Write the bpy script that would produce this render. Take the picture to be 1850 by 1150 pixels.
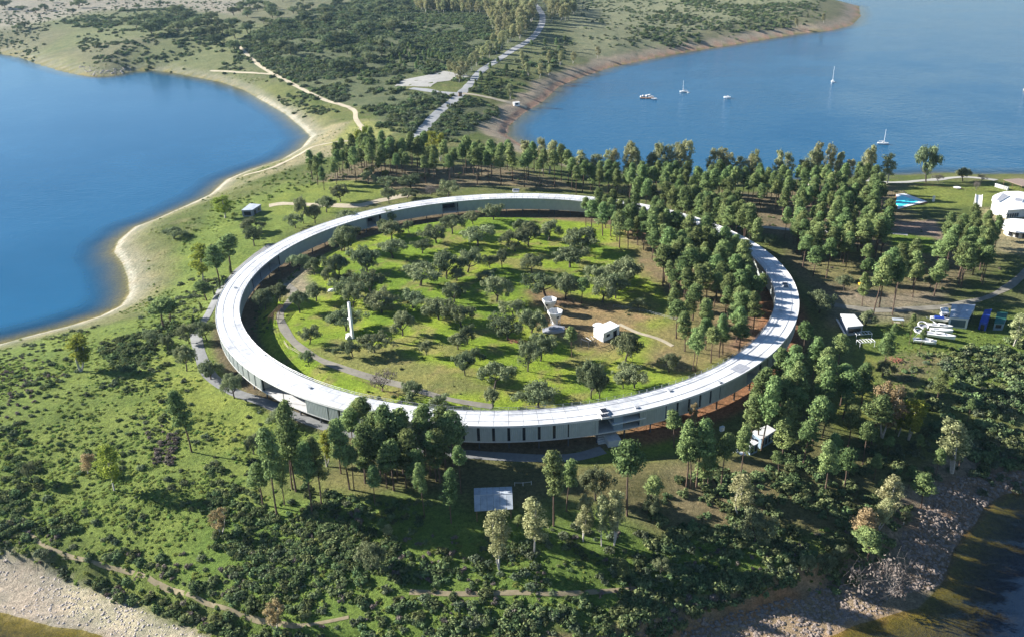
import bpy, bmesh, math, random
import numpy as np
from mathutils import Matrix, Vector

random.seed(7)
RNG = np.random.default_rng(7)
SC = bpy.context.scene
for o in list(bpy.data.objects):
    bpy.data.objects.remove(o)
R = math.radians

# ------------------------------------------------------------------ camera
CAM = np.array([1.48, -293.34, 128.12])
PITCH, ROLL, FPX = 0.43736, -0.022246, 1600.0
cd = bpy.data.cameras.new('camera')
cam = bpy.data.objects.new('camera', cd)
SC.collection.objects.link(cam)
cam.matrix_world = Matrix.Translation(Vector(CAM)) @ Matrix.Rotation(math.pi / 2 - PITCH, 4, 'X') @ Matrix.Rotation(ROLL, 4, 'Z')
cd.sensor_width = 36.0
cd.lens = 36.0 * FPX / 1850.0
cd.clip_start = 1.0
cd.clip_end = 12000.0
SC.camera = cam

# ------------------------------------------------------------------ sky and sun
SUN_EL = 23.0
SUN_DIR = np.array([-0.952, 0.306])            # horizontal direction towards the sun
world = bpy.data.worlds.new('World')
SC.world = world
world.use_nodes = True
wn = world.node_tree
wn.nodes.clear()
sky = wn.nodes.new('ShaderNodeTexSky')
sky.sky_type = 'NISHITA'
sky.sun_disc = False
sky.sun_elevation = R(SUN_EL)
sky.sun_rotation = math.atan2(SUN_DIR[0], SUN_DIR[1])
sky.altitude = 400
sky.air_density = 1.0
sky.dust_density = 0.0
sky.ozone_density = 4.0
bg = wn.nodes.new('ShaderNodeBackground')
bg.inputs[1].default_value = 0.05
wo = wn.nodes.new('ShaderNodeOutputWorld')
wn.links.new(sky.outputs[0], bg.inputs[0])
wn.links.new(bg.outputs[0], wo.inputs[0])
sd = bpy.data.lights.new('sun', 'SUN')
sd.energy = 5.0
sd.angle = R(0.5)
sd.color = (1.0, 0.965, 0.91)
sun = bpy.data.objects.new('sun', sd)
SC.collection.objects.link(sun)
sv = Vector((SUN_DIR[0] * math.cos(R(SUN_EL)), SUN_DIR[1] * math.cos(R(SUN_EL)), math.sin(R(SUN_EL))))
sun.rotation_euler = sv.to_track_quat('Z', 'Y').to_euler()
SC.view_settings.view_transform = 'Standard'
SC.view_settings.look = 'None'
SC.view_settings.gamma = 1.0
SC.view_settings.use_curve_mapping = False
SC.view_settings.exposure = 1.65

# ------------------------------------------------------------------ helpers: pixels and world
WATER = -12.0
_cr, _sr = math.cos(ROLL), math.sin(ROLL)
_cp, _sp = math.cos(PITCH), math.sin(PITCH)


def unproj(px, py, z):
    px = np.asarray(px, float); py = np.asarray(py, float)
    x = px - 925.0; y = 575.0 - py
    x, y = _cr * x - _sr * y, _sr * x + _cr * y
    d = np.stack([x, FPX * _cp + y * _sp, -FPX * _sp + y * _cp], -1)
    t = (np.asarray(z, float) - CAM[2]) / np.minimum(d[..., 2], -1e-3)
    return CAM[0] + d[..., 0] * t, CAM[1] + d[..., 1] * t


def proj(x, y, z):
    x = np.asarray(x, float) - CAM[0]; y = np.asarray(y, float) - CAM[1]; z = np.asarray(z, float) - CAM[2]
    cz = y * _cp - z * _sp
    cy = y * _sp + z * _cp
    X, Y = x / cz * FPX, cy / cz * FPX
    X, Y = _cr * X + _sr * Y, -_sr * X + _cr * Y
    return 925 + X, 575 - Y


def smooth(t):
    t = np.clip(t, 0, 1)
    return t * t * (3 - 2 * t)


def hash2(i, j, s):
    n = (i.astype(np.int64) * 374761393 + j.astype(np.int64) * 668265263 + s * 974711) & 0x7fffffff
    n = ((n ^ (n >> 13)) * 1274126177) & 0x7fffffff
    return ((n ^ (n >> 16)) & 0xffff) / 65535.0


def vnoise(x, y, sc, s=0):
    x = np.asarray(x, float) / sc + 1000; y = np.asarray(y, float) / sc + 1000
    i = np.floor(x); j = np.floor(y)
    u = smooth(x - i); v = smooth(y - j)
    a = hash2(i, j, s); b = hash2(i + 1, j, s); c = hash2(i, j + 1, s); d = hash2(i + 1, j + 1, s)
    return (a * (1 - u) + b * u) * (1 - v) + (c * (1 - u) + d * u) * v


def fbm(x, y, sc, s=0, n=4):
    r = 0; a = 0.5; t = 0
    for k in range(n):
        r = r + a * vnoise(x, y, sc / 2 ** k, s + k * 17); t += a; a *= 0.5
    return r / t


def seg_dist(x, y, P, closed=True):
    d = np.full(np.shape(x), 1e18)
    n = len(P)
    for k in range(n if closed else n - 1):
        ax, ay = P[k]; bx, by = P[(k + 1) % n]
        ex, ey = bx - ax, by - ay
        t = np.clip(((x - ax) * ex + (y - ay) * ey) / (ex * ex + ey * ey + 1e-9), 0, 1)
        d = np.minimum(d, (x - ax - t * ex) ** 2 + (y - ay - t * ey) ** 2)
    return np.sqrt(d)


def inside(x, y, P):
    r = np.zeros(np.shape(x), bool)
    n = len(P)
    for k in range(n):
        ax, ay = P[k]; bx, by = P[(k + 1) % n]
        if ay == by: continue
        c = ((ay > y) != (by > y)) & (x < (bx - ax) * (y - ay) / (by - ay) + ax)
        r ^= c
    return r


def sdist(x, y, P):
    d = seg_dist(x, y, P)
    return np.where(inside(x, y, P), d, -d)


def pxpoly(L, z=-3.0):
    a = np.array(L, float)
    X, Y = unproj(a[:, 0], a[:, 1], z)
    return list(zip(X.tolist(), Y.tolist()))


# ------------------------------------------------------------------ shorelines (lakes)
SHL = pxpoly([(0, 95), (45, 105), (85, 120), (130, 132), (165, 138), (205, 137), (240, 128), (290, 127), (345, 137), (400, 148), (440, 162), (480, 185), (515, 205), (545, 230), (562, 247), (545, 268), (510, 288), (450, 308), (410, 325), (380, 352), (330, 375), (285, 395), (245, 410), (215, 435), (207, 455), (222, 475), (232, 500), (235, 530), (220, 552), (180, 572), (120, 590), (60, 605), (0, 622)], WATER)
SHL += [(-400, -60), (-900, -60), (-6000, -20), (-6000, 900), (-1500, 900), (-800, 830)]
SHR = pxpoly([(1850, 318), (1780, 318), (1700, 315), (1640, 318), (1560, 320), (1500, 325), (1440, 328), (1370, 327), (1250, 322), (1150, 318), (1080, 310), (1000, 290), (940, 262), (915, 245), (918, 228), (945, 205), (985, 180), (1010, 155), (1050, 140), (1100, 122), (1180, 105), (1250, 92), (1330, 80), (1400, 68), (1450, 60), (1500, 55), (1540, 45), (1553, 30), (1550, 12), (1500, 2), (1485, -4)], WATER)
SHR += [(500, 1300), (620, 2200), (2000, 6000), (6000, 6000), (6000, -400), (900, -260), (620, 40), (400, 150)]
SHB = pxpoly([(1850, 889), (1815, 889), (1795, 903), (1775, 917), (1758, 952), (1741, 960), (1718, 1003), (1706, 1044), (1683, 1072), (1655, 1100), (1638, 1100), (1595, 1115), (1543, 1130), (1508, 1147), (1400, 1180), (1250, 1240), (1100, 1300), (800, 1330), (500, 1290), (330, 1210), (240, 1168), (185, 1150), (152, 1139), (87, 1130), (43, 1117), (0, 1106)], WATER)
SHB += [(-200, -125), (-420, -170), (-900, -170), (-6000, -170), (-6000, -6000), (6000, -6000), (6000, -460), (800, -320), (400, -130), (220, -95)]
SHORES = [SHL, SHR, SHB]


def shore_d(x, y):
    d = np.full(np.shape(x), 1e9); w = np.zeros(np.shape(x), bool)
    for P in SHORES:
        d = np.minimum(d, seg_dist(x, y, P)); w |= inside(x, y, P)
    return np.where(w, -d, d)


def height(x, y):
    d = shore_d(x, y)
    d = d + (fbm(x, y, 14, 3, 3) - 0.5) * 3.0 * smooth(np.abs(d) / 6)
    rise = 12.0 * (1 - np.exp(-np.maximum(d, 0) / 30.0))
    s0 = np.where(x < 0, 14.0, 12.0) + (fbm(x, y, 18, 9, 3) - .5) * 7
    rs = np.where(d < s0, 0.10 * d, 0.10 * s0 + 3.6 * smooth((d - s0) / 3.5) + np.maximum(d - s0 - 3, 0) * 0.20)
    rs = np.minimum(rs, 12.0)
    ws = smooth((-100 - y) / 14) * smooth((100 - x) / 25)
    rise = rise * (1 - ws) + rs * ws
    far = smooth((y - 330) / 350)
    hills = far * (fbm(x, y, 260, 21, 3) * 16 - 2) * smooth(d / 120) + 22 * smooth((y - 1000) / 1600) * smooth(d / 250)
    h = WATER + rise + hills
    h = h + (fbm(x, y, 38, 31, 3) - 0.5) * 2.2 * smooth(d / 25) + (fbm(x, y, 5, 41, 2) - 0.5) * 0.55 * smooth(d / 5)
    # building platform and the raised meadow inside the ring
    r = np.hypot(x, y)
    th = np.arctan2(y, x)
    pad = smooth((113 - r) / 9.0)
    se = smooth((x + 10) / 60) * smooth((40 - y) / 60)
    west = smooth((35 - x) / 60)
    floor = -1.0 * se * smooth((r - 90) / 8) + (fbm(x, y, 9, 5, 3) - .5) * 0.4
    mead = (0.5 + 2.1 * west) * smooth((87.5 - r) / 5.0) + (fbm(x, y, 30, 8, 3) - .5) * 1.2 * smooth((85 - r) / 10)
    h = h * (1 - pad) + (floor + mead) * pad
    bed = WATER - 0.16 * np.maximum(-d, 0)
    bed = np.maximum(bed, WATER - 14)
    return np.where(d < 0, bed, h), d


def axis(lo, hi, step, end_lo, end_hi, g=1.055):
    a = list(np.arange(lo, hi, step))
    s = step; v = hi
    up = []
    while v < end_hi:
        up.append(v); s *= g; v += s
    up.append(end_hi)
    s = step; v = lo; dn = []
    while True:
        s *= g; v -= s
        if v < end_lo: break
        dn.append(v)
    dn.append(end_lo)
    return np.array(dn[::-1] + a + up)


AX = axis(-235, 300, 1.7, -6000, 6000)
AY = axis(-172, 330, 1.7, -2500, 7000, 1.03)
GX, GY = np.meshgrid(AX, AY, indexing='xy')
HG, DG = height(GX, GY)


def hz(x, y):
    x = np.asarray(x, float); y = np.asarray(y, float)
    i = np.clip(np.searchsorted(AX, x) - 1, 0, len(AX) - 2); j = np.clip(np.searchsorted(AY, y) - 1, 0, len(AY) - 2)
    u = (x - AX[i]) / (AX[i + 1] - AX[i]); v = (y - AY[j]) / (AY[j + 1] - AY[j])
    return (HG[j, i] * (1 - u) + HG[j, i + 1] * u) * (1 - v) + (HG[j + 1, i] * (1 - u) + HG[j + 1, i + 1] * u) * v


def ground(px, py):
    z = np.zeros(np.shape(px)) - 2.0
    for k in range(14):
        x, y = unproj(px, py, z)
        zn = np.maximum(hz(x, y), WATER)
        z = z + (zn - z) * 0.7
    x, y = unproj(px, py, z)
    return x, y, np.maximum(hz(x, y), WATER)


def G(px, py):
    x, y, z = ground(np.array([px]), np.array([py]))
    return float(x[0]), float(y[0]), float(z[0])


def mpp(x, y, z):
    return math.sqrt((x - CAM[0]) ** 2 + (y - CAM[1]) ** 2 + (z - CAM[2]) ** 2) / FPX


# ------------------------------------------------------------------ object helpers
COL = SC.collection


def tag(o, label=None, cat=None, group=None, kind=None):
    if label: o['label'] = label
    if cat: o['category'] = cat
    if group: o['group'] = group
    if kind: o['kind'] = kind
    return o


def link_mesh(name, me, mat=None, parent=None, loc=None, rotz=None):
    o = bpy.data.objects.new(name, me)
    COL.objects.link(o)
    if mat is not None and not me.materials: me.materials.append(mat)
    if parent is not None: o.parent = parent
    if loc is not None: o.location = loc
    if rotz is not None: o.rotation_euler = (0, 0, rotz)
    return o


def empty(name, loc, rz=0, label=None, cat=None, group=None):
    o = bpy.data.objects.new(name, None)
    o.empty_display_size = 0.5
    COL.objects.link(o)
    o.location = loc; o.rotation_euler = (0, 0, rz)
    return tag(o, label, cat, group)


def mesh_np(name, V, F, attr=None):
    """V (n,3) floats, F (m,k) ints"""
    me = bpy.data.meshes.new(name)
    V = np.asarray(V, np.float32); F = np.asarray(F, np.int32)
    me.vertices.add(len(V)); me.vertices.foreach_set('co', V.ravel())
    k = F.shape[1]
    me.loops.add(F.size); me.loops.foreach_set('vertex_index', F.ravel())
    me.polygons.add(len(F))
    me.polygons.foreach_set('loop_start', np.arange(0, F.size, k, dtype=np.int32))
    me.polygons.foreach_set('loop_total', np.full(len(F), k, np.int32))
    if attr is not None:
        for nm, A in attr.items():
            if A.ndim == 2:
                a = me.color_attributes.new(nm, 'FLOAT_COLOR', 'POINT')
                a.data.foreach_set('color', np.concatenate([A, np.ones((len(A), 1))], 1).astype(np.float32).ravel())
            else:
                a = me.attributes.new(nm, 'FLOAT', 'POINT')
                a.data.foreach_set('value', A.astype(np.float32))
    me.update(calc_edges=True)
    return me


class MB:
    """collects boxes, prisms and tubes into one mesh"""
    def __init__(s): s.v = []; s.f = []
    def add(s, vs, fs):
        n = len(s.v); s.v += [tuple(map(float, v)) for v in vs]; s.f += [tuple(i + n for i in f) for f in fs]; return s
    def box(s, x0, x1, y0, y1, z0, z1, rz=0, c=(0, 0, 0)):
        ca, sa = math.cos(rz), math.sin(rz)
        vs = []
        for z in (z0, z1):
            for (x, y) in ((x0, y0), (x1, y0), (x1, y1), (x0, y1)):
                vs.append((c[0] + x * ca - y * sa, c[1] + x * sa + y * ca, c[2] + z))
        return s.add(vs, [(3, 2, 1, 0), (4, 5, 6, 7), (0, 1, 5, 4), (1, 2, 6, 5), (2, 3, 7, 6), (3, 0, 4, 7)])
    def prism(s, P, z0, z1, Ptop=None):
        n = len(P); T = Ptop or P
        z0 = z0 if isinstance(z0, (list, tuple)) else [z0] * n
        z1 = z1 if isinstance(z1, (list, tuple)) else [z1] * n
        a = sum(P[i][0] * P[(i + 1) % n][1] - P[(i + 1) % n][0] * P[i][1] for i in range(n))
        if a < 0:
            P = P[::-1]; T = T[::-1]; z0 = z0[::-1]; z1 = z1[::-1]
        vs = [(P[i][0], P[i][1], z0[i]) for i in range(n)] + [(T[i][0], T[i][1], z1[i]) for i in range(n)]
        return s.add(vs, [tuple(range(n))[::-1], tuple(range(n, 2 * n))] + [(i, (i + 1) % n, n + (i + 1) % n, n + i) for i in range(n)])
    def tube(s, a, b, r0, r1=None, n=6, cap=True):
        r1 = r0 if r1 is None else r1
        a = Vector(a); b = Vector(b); d = (b - a)
        if d.length < 1e-6: return s
        q = d.to_track_quat('Z', 'Y')
        vs = []
        for (p, r) in ((a, r0), (b, r1)):
            for k in range(n):
                t = 2 * math.pi * k / n
                vs.append(p + q @ Vector((r * math.cos(t), r * math.sin(t), 0)))
        fs = [(k, (k + 1) % n, n + (k + 1) % n, n + k) for k in range(n)]
        if cap: fs += [tuple(range(n))[::-1], tuple(range(n, 2 * n))]
        return s.add(vs, fs)
    def path(s, pts, rad, n=6):
        for k in range(len(pts) - 1): s.tube(pts[k], pts[k + 1], rad[k], rad[k + 1], n)
        return s
    def lathe(s, prof, n=24, c=(0, 0, 0), sx=1, sy=1):
        vs = []; fs = []
        for (r, z) in prof:
            for k in range(n):
                t = 2 * math.pi * k / n
                vs.append((c[0] + r * sx * math.cos(t), c[1] + r * sy * math.sin(t), c[2] + z))
        m = len(prof)
        for i in range(m - 1):
            for k in range(n):
                fs.append((i * n + k, i * n + (k + 1) % n, (i + 1) * n + (k + 1) % n, (i + 1) * n + k))
        fs.append(tuple(range(n))[::-1]); fs.append(tuple((m - 1) * n + k for k in range(n)))
        return s.add(vs, fs)
    def mesh(s, name):
        me = bpy.data.meshes.new(name); me.from_pydata(s.v, [], s.f); me.update(); return me
    def build(s, name, mat, parent=None, loc=None, rotz=None):
        return link_mesh(name, s.mesh(name), mat, parent, loc, rotz)


# ------------------------------------------------------------------ materials
def newmat(name):
    m = bpy.data.materials.new(name); m.use_nodes = True
    n = m.node_tree.nodes; n.clear()
    out = n.new('ShaderNodeOutputMaterial')
    return m, m.node_tree, out


def nd(t, typ, **kw):
    n = t.nodes.new(typ)
    for k, v in kw.items(): setattr(n, k, v)
    return n


def noise(t, scale, detail=4, rough=.6, coord=None, vec=None):
    n = nd(t, 'ShaderNodeTexNoise'); n.inputs['Scale'].default_value = scale; n.inputs['Detail'].default_value = detail
    n.inputs['Roughness'].default_value = rough
    if vec is not None: t.links.new(vec, n.inputs['Vector'])
    return n


def ramp(t, fac, stops):
    r = nd(t, 'ShaderNodeValToRGB'); e = r.color_ramp.elements
    e[0].position, e[0].color = stops[0][0], (*stops[0][1], 1)
    e[1].position, e[1].color = stops[1][0], (*stops[1][1], 1)
    for p, c in stops[2:]:
        x = e.new(p); x.color = (*c, 1)
    t.links.new(fac, r.inputs[0]); return r


def mixc(t, fac, a, b, mode='MIX'):
    m = nd(t, 'ShaderNodeMix', data_type='RGBA', blend_type=mode)
    for s, v in ((0, fac), (6, a), (7, b)):
        if hasattr(v, 'links') or hasattr(v, 'is_linked'): t.links.new(v, m.inputs[s])
        elif isinstance(v, (int, float)): m.inputs[s].default_value = v
        else: m.inputs[s].default_value = (*v, 1)
    return m.outputs[2]


def simple(name, col, rough=.8, var=.25, scale=1.5, metal=0, bump=0.0, dirt=None, spec=.3):
    m, t, out = newmat(name)
    tc = nd(t, 'ShaderNodeTexCoord')
    n1 = noise(t, scale, 6, .65, vec=tc.outputs['Object'])
    dark = tuple(c * (1 - var) for c in col) if dirt is None else dirt
    r = ramp(t, n1.outputs[0], [(.3, dark), (.62, col)])
    p = nd(t, 'ShaderNodeBsdfPrincipled')
    t.links.new(r.outputs[0], p.inputs['Base Color'])
    p.inputs['Roughness'].default_value = rough; p.inputs['Metallic'].default_value = metal
    p.inputs['Specular IOR Level'].default_value = spec
    if bump:
        b = nd(t, 'ShaderNodeBump'); b.inputs['Strength'].default_value = bump
        t.links.new(n1.outputs[0], b.inputs['Height']); t.links.new(b.outputs[0], p.inputs['Normal'])
    t.links.new(p.outputs[0], out.inputs[0])
    return m


def leafmat(name, dark, light, hue=.02, val=.25, trans=.22):
    m, t, out = newmat(name)
    a = nd(t, 'ShaderNodeAttribute', attribute_name='tint')
    oi = nd(t, 'ShaderNodeObjectInfo')
    c = mixc(t, a.outputs['Fac'], dark, light)
    h = nd(t, 'ShaderNodeHueSaturation')
    mr = nd(t, 'ShaderNodeMapRange'); t.links.new(oi.outputs['Random'], mr.inputs[0])
    mr.inputs[3].default_value = .5 - hue; mr.inputs[4].default_value = .5 + hue
    t.links.new(mr.outputs[0], h.inputs['Hue'])
    ml = nd(t, 'ShaderNodeMath', operation='MULTIPLY'); t.links.new(oi.outputs['Random'], ml.inputs[0]); ml.inputs[1].default_value = 7.31
    fr = nd(t, 'ShaderNodeMath', operation='FRACT'); t.links.new(ml.outputs[0], fr.inputs[0])
    mv = nd(t, 'ShaderNodeMapRange'); t.links.new(fr.outputs[0], mv.inputs[0])
    mv.inputs[3].default_value = 1 - val; mv.inputs[4].default_value = 1 + val
    t.links.new(mv.outputs[0], h.inputs['Value'])
    t.links.new(c, h.inputs['Color'])
    d = nd(t, 'ShaderNodeBsdfDiffuse'); tr = nd(t, 'ShaderNodeBsdfTranslucent')
    t.links.new(h.outputs[0], d.inputs[0]); t.links.new(h.outputs[0], tr.inputs[0])
    mx = nd(t, 'ShaderNodeMixShader'); mx.inputs[0].default_value = trans
    t.links.new(d.outputs[0], mx.inputs[1]); t.links.new(tr.outputs[0], mx.inputs[2])
    t.links.new(mx.outputs[0], out.inputs[0])
    return m


def ground_mat():
    m, t, out = newmat('ground_soil_and_grass')
    tc = nd(t, 'ShaderNodeTexCoord')
    a = nd(t, 'ShaderNodeAttribute', attribute_name='ground_colour')
    n1 = noise(t, .9, 8, .7, vec=tc.outputs['Object'])
    n2 = noise(t, .11, 6, .65, vec=tc.outputs['Object'])
    n3 = noise(t, 3.2, 6, .75, vec=tc.outputs['Object'])
    r1 = ramp(t, n1.outputs[0], [(.30, (.50, .52, .50)), (.68, (1.35, 1.32, 1.25))])
    r2 = ramp(t, n2.outputs[0], [(.32, (.78, .84, .80)), (.66, (1.25, 1.16, 1.10))])
    r3 = ramp(t, n3.outputs[0], [(.32, (.62, .62, .62)), (.66, (1.3, 1.3, 1.3))])
    c = mixc(t, 1, a.outputs['Color'], r1.outputs[0], 'MULTIPLY')
    c = mixc(t, 1, c, r2.outputs[0], 'MULTIPLY')
    c = mixc(t, 1, c, r3.outputs[0], 'MULTIPLY')
    p = nd(t, 'ShaderNodeBsdfPrincipled'); p.inputs['Roughness'].default_value = .95; p.inputs['Specular IOR Level'].default_value = .1
    t.links.new(c, p.inputs['Base Color'])
    b = nd(t, 'ShaderNodeBump'); b.inputs['Strength'].default_value = .9; b.inputs['Distance'].default_value = .7
    ad = nd(t, 'ShaderNodeMath', operation='ADD'); t.links.new(n1.outputs[0], ad.inputs[0]); t.links.new(n3.outputs[0], ad.inputs[1])
    t.links.new(ad.outputs[0], b.inputs['Height']); t.links.new(b.outputs[0], p.inputs['Normal'])
    t.links.new(p.outputs[0], out.inputs[0])
    return m


def water_mat():
    m, t, out = newmat('lake_water')
    tc = nd(t, 'ShaderNodeTexCoord')
    dp = nd(t, 'ShaderNodeAttribute', attribute_name='depth')
    mp = nd(t, 'ShaderNodeMapping'); mp.inputs['Scale'].default_value = (1, 1.6, 1); mp.inputs['Rotation'].default_value = (0, 0, .5)
    t.links.new(tc.outputs['Object'], mp.inputs[0])
    n1 = noise(t, .55, 5, .6, vec=mp.outputs[0]); n2 = noise(t, .012, 4, .6, vec=tc.outputs['Object'])
    b = nd(t, 'ShaderNodeBump'); b.inputs['Distance'].default_value = .5
    st = nd(t, 'ShaderNodeMapRange'); t.links.new(n2.outputs[0], st.inputs[0]); st.inputs[1].default_value = .35; st.inputs[2].default_value = .65
    st.inputs[3].default_value = .16; st.inputs[4].default_value = .48
    n3 = noise(t, .13, 4, .7, vec=mp.outputs[0])
    sm = nd(t, 'ShaderNodeMath', operation='MULTIPLY_ADD'); t.links.new(n3.outputs[0], sm.inputs[0]); sm.inputs[1].default_value = 2.2; t.links.new(n1.outputs[0], sm.inputs[2])
    wd = nd(t, 'ShaderNodeAttribute', attribute_name='wind'); ws_ = nd(t, 'ShaderNodeMath', operation='MULTIPLY'); t.links.new(st.outputs[0], ws_.inputs[0]); t.links.new(wd.outputs['Fac'], ws_.inputs[1])
    t.links.new(ws_.outputs[0], b.inputs['Strength']); t.links.new(sm.outputs[0], b.inputs['Height'])
    body = ramp(t, n2.outputs[0], [(.3, (.008, .074, .152)), (.7, (.014, .096, .192))])
    bay = nd(t, 'ShaderNodeAttribute', attribute_name='murk')
    bc = mixc(t, bay.outputs['Fac'], body.outputs[0], (.008, .018, .038))
    d = nd(t, 'ShaderNodeBsdfDiffuse'); t.links.new(bc, d.inputs[0])
    tr = nd(t, 'ShaderNodeBsdfTransparent'); tr.inputs[0].default_value = (.92, .88, .55, 1)
    f = nd(t, 'ShaderNodeMapRange'); t.links.new(dp.outputs['Fac'], f.inputs[0]); f.inputs[1].default_value = 0.0; f.inputs[2].default_value = 3.0
    f.inputs[3].default_value = .04; f.inputs[4].default_value = 1.0
    mx = nd(t, 'ShaderNodeMixShader'); t.links.new(f.outputs[0], mx.inputs[0]); t.links.new(tr.outputs[0], mx.inputs[1]); t.links.new(d.outputs[0], mx.inputs[2])
    g = nd(t, 'ShaderNodeBsdfGlossy'); g.inputs['Roughness'].default_value = .08; t.links.new(b.outputs[0], g.inputs['Normal'])
    ge = nd(t, 'ShaderNodeNewGeometry'); dt = nd(t, 'ShaderNodeVectorMath', operation='DOT_PRODUCT')
    t.links.new(b.outputs[0], dt.inputs[0]); t.links.new(ge.outputs['Incoming'], dt.inputs[1])
    def mth(op, a, v=None):
        q = nd(t, 'ShaderNodeMath', operation=op)
        if isinstance(a, (int, float)): q.inputs[0].default_value = a
        else: t.links.new(a, q.inputs[0])
        if v is not None:
            if isinstance(v, (int, float)): q.inputs[1].default_value = v
            else: t.links.new(v, q.inputs[1])
        return q
    ab = mth('ABSOLUTE', dt.outputs['Value']); om = mth('SUBTRACT', 1.0, ab.outputs[0]); pw = mth('POWER', om.outputs[0], 5.0)
    fr = mth('MULTIPLY_ADD', pw.outputs[0], .95); fr.inputs[2].default_value = .02
    m2 = nd(t, 'ShaderNodeMixShader'); t.links.new(fr.outputs[0], m2.inputs[0]); t.links.new(mx.outputs[0], m2.inputs[1]); t.links.new(g.outputs[0], m2.inputs[2])
    t.links.new(m2.outputs[0], out.inputs[0])
    return m


M = {}
M['ground'] = ground_mat()
M['water'] = water_mat()
M['bark'] = simple('pine_bark', (.13, .085, .06), .95, .5, 3)
M['oakbark'] = simple('oak_bark', (.075, .06, .05), .95, .5, 3)
M['eucbark'] = simple('pale_eucalyptus_bark', (.48, .44, .38), .9, .45, 2)
M['twig'] = simple('bare_grey_twigs', (.17, .15, .135), .95, .4, 3)
M['pine'] = leafmat('pine_needles', (.095, .140, .056), (.265, .330, .120), .025, .30, .28)
M['oak'] = leafmat('holm_oak_leaves', (.095, .125, .066), (.265, .295, .150), .022, .32, .25)
M['euc'] = leafmat('eucalyptus_leaves', (.20, .215, .10), (.46, .45, .23), .025, .2, .35)
M['poplar'] = leafmat('yellow_green_leaves', (.15, .19, .03), (.33, .36, .07), .02, .15, .35)
M['autumn'] = leafmat('tan_leaves', (.24, .18, .09), (.46, .36, .19), .01, .15, .3)
M['scrub'] = leafmat('rockrose_scrub_leaves', (.070, .105, .048), (.190, .230, .095), .035, .4)
M['tussock'] = leafmat('rough_green_tussock', (.125, .175, .048), (.225, .280, .068), .03, .3)
M['drybush'] = leafmat('grey_dry_bush', (.13, .105, .09), (.25, .215, .18), .03, .2)
M['pale_bush'] = leafmat('pale_grey_green_bush', (.085, .11, .06), (.19, .22, .13), .03, .25)
M['stone'] = simple('shore_stone', (.46, .40, .35), .9, .4, 2)
M['redstone'] = simple('reddish_shore_stone', (.25, .20, .165), .9, .4, 2)
M['asphalt'] = simple('worn_grey_asphalt', (.20, .20, .195), .9, .25, .6)
M['lightroad'] = simple('pale_concrete_road', (.33, .33, .325), .9, .25, .5)
M['dirt'] = simple('pale_dirt_track', (.42, .36, .25), .95, .3, .5)
M['innerpath'] = simple('gravelly_grey_path', (.235, .215, .17), .95, .35, .4)
M['earth'] = simple('trodden_earth', (.27, .22, .13), .95, .35, .6)
M['park'] = simple('pale_gravel', (.36, .345, .31), .95, .25, .2)
M['panel'] = simple('ribbed_grey_green_cladding', (.42, .45, .42), .55, .15, .6, .0)
M['dark'] = simple('dark_window_glass', (.02, .022, .03), .25, .3, 1, spec=.5)
M['slab'] = simple('pale_concrete_slab', (.55, .54, .52), .8, .2, 1)
M['steel'] = simple('dark_painted_steel', (.07, .075, .09), .6, .2, 2)
M['galv'] = simple('galvanised_steel', (.45, .46, .47), .5, .2, 2, .4)
M['white'] = simple('white_paint', (.80, .79, .77), .6, .10, .8)
M['whited'] = simple('weathered_white_paint', (.66, .65, .62), .7, .22, .8)
M['grey'] = simple('grey_painted_wall', (.30, .31, .34), .8, .2, 1)
M['wood'] = simple('brown_wood', (.22, .13, .075), .85, .35, 3)
M['lightwood'] = simple('bleached_wood', (.50, .43, .32), .85, .3, 3)
M['blue'] = simple('blue_tarpaulin', (.02, .06, .33), .6, .3, 2)
M['bluewall'] = simple('pale_blue_wall', (.22, .29, .35), .8, .2, 2)
M['green'] = simple('green_roof_paint', (.03, .15, .11), .7, .3, 2)
M['terracotta'] = simple('rust_red_edge', (.30, .12, .08), .85, .3, 2)
M['thatch'] = simple('brown_reed_roof', (.28, .21, .17), .95, .35, 2)
M['glass'] = simple('blue_grey_glass', (.06, .10, .14), .15, .2, 1, spec=.6)


def roof_mat(name, col, dark, sc=.35, stain_shade=.5):
    m, t, out = newmat(name)
    tc = nd(t, 'ShaderNodeTexCoord'); oi = nd(t, 'ShaderNodeObjectInfo')
    n1 = noise(t, sc, 8, .7, vec=None); n2 = noise(t, sc * 7, 5, .7)
    gm = nd(t, 'ShaderNodeNewGeometry')
    t.links.new(gm.outputs['Position'], n1.inputs['Vector']); t.links.new(gm.outputs['Position'], n2.inputs['Vector'])
    r = ramp(t, n1.outputs[0], [(.30, dark), (.30 + .35 * stain_shade, col)])
    r2 = ramp(t, n2.outputs[0], [(.30, (.78, .78, .78)), (.5, (1, 1, 1))])
    c = mixc(t, 1, r.outputs[0], r2.outputs[0], 'MULTIPLY')
    mr = nd(t, 'ShaderNodeMapRange'); t.links.new(oi.outputs['Random'], mr.inputs[0]); mr.inputs[3].default_value = .84; mr.inputs[4].default_value = 1.0
    h = nd(t, 'ShaderNodeHueSaturation'); t.links.new(mr.outputs[0], h.inputs['Value']); t.links.new(c, h.inputs['Color'])
    p = nd(t, 'ShaderNodeBsdfPrincipled'); p.inputs['Roughness'].default_value = .7; p.inputs['Specular IOR Level'].default_value = .25
    t.links.new(h.outputs[0], p.inputs['Base Color']); t.links.new(p.outputs[0], out.inputs[0])
    return m


M['roof'] = roof_mat('white_roof_membrane', (.72, .72, .715), (.38, .39, .41), .16, .75)  # blue-grey roof patches mix dirt with tree shade put into the colour
M['metalroof'] = roof_mat('weathered_sheet_metal_roof', (.46, .50, .54), (.28, .32, .36), .6, .8)

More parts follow.
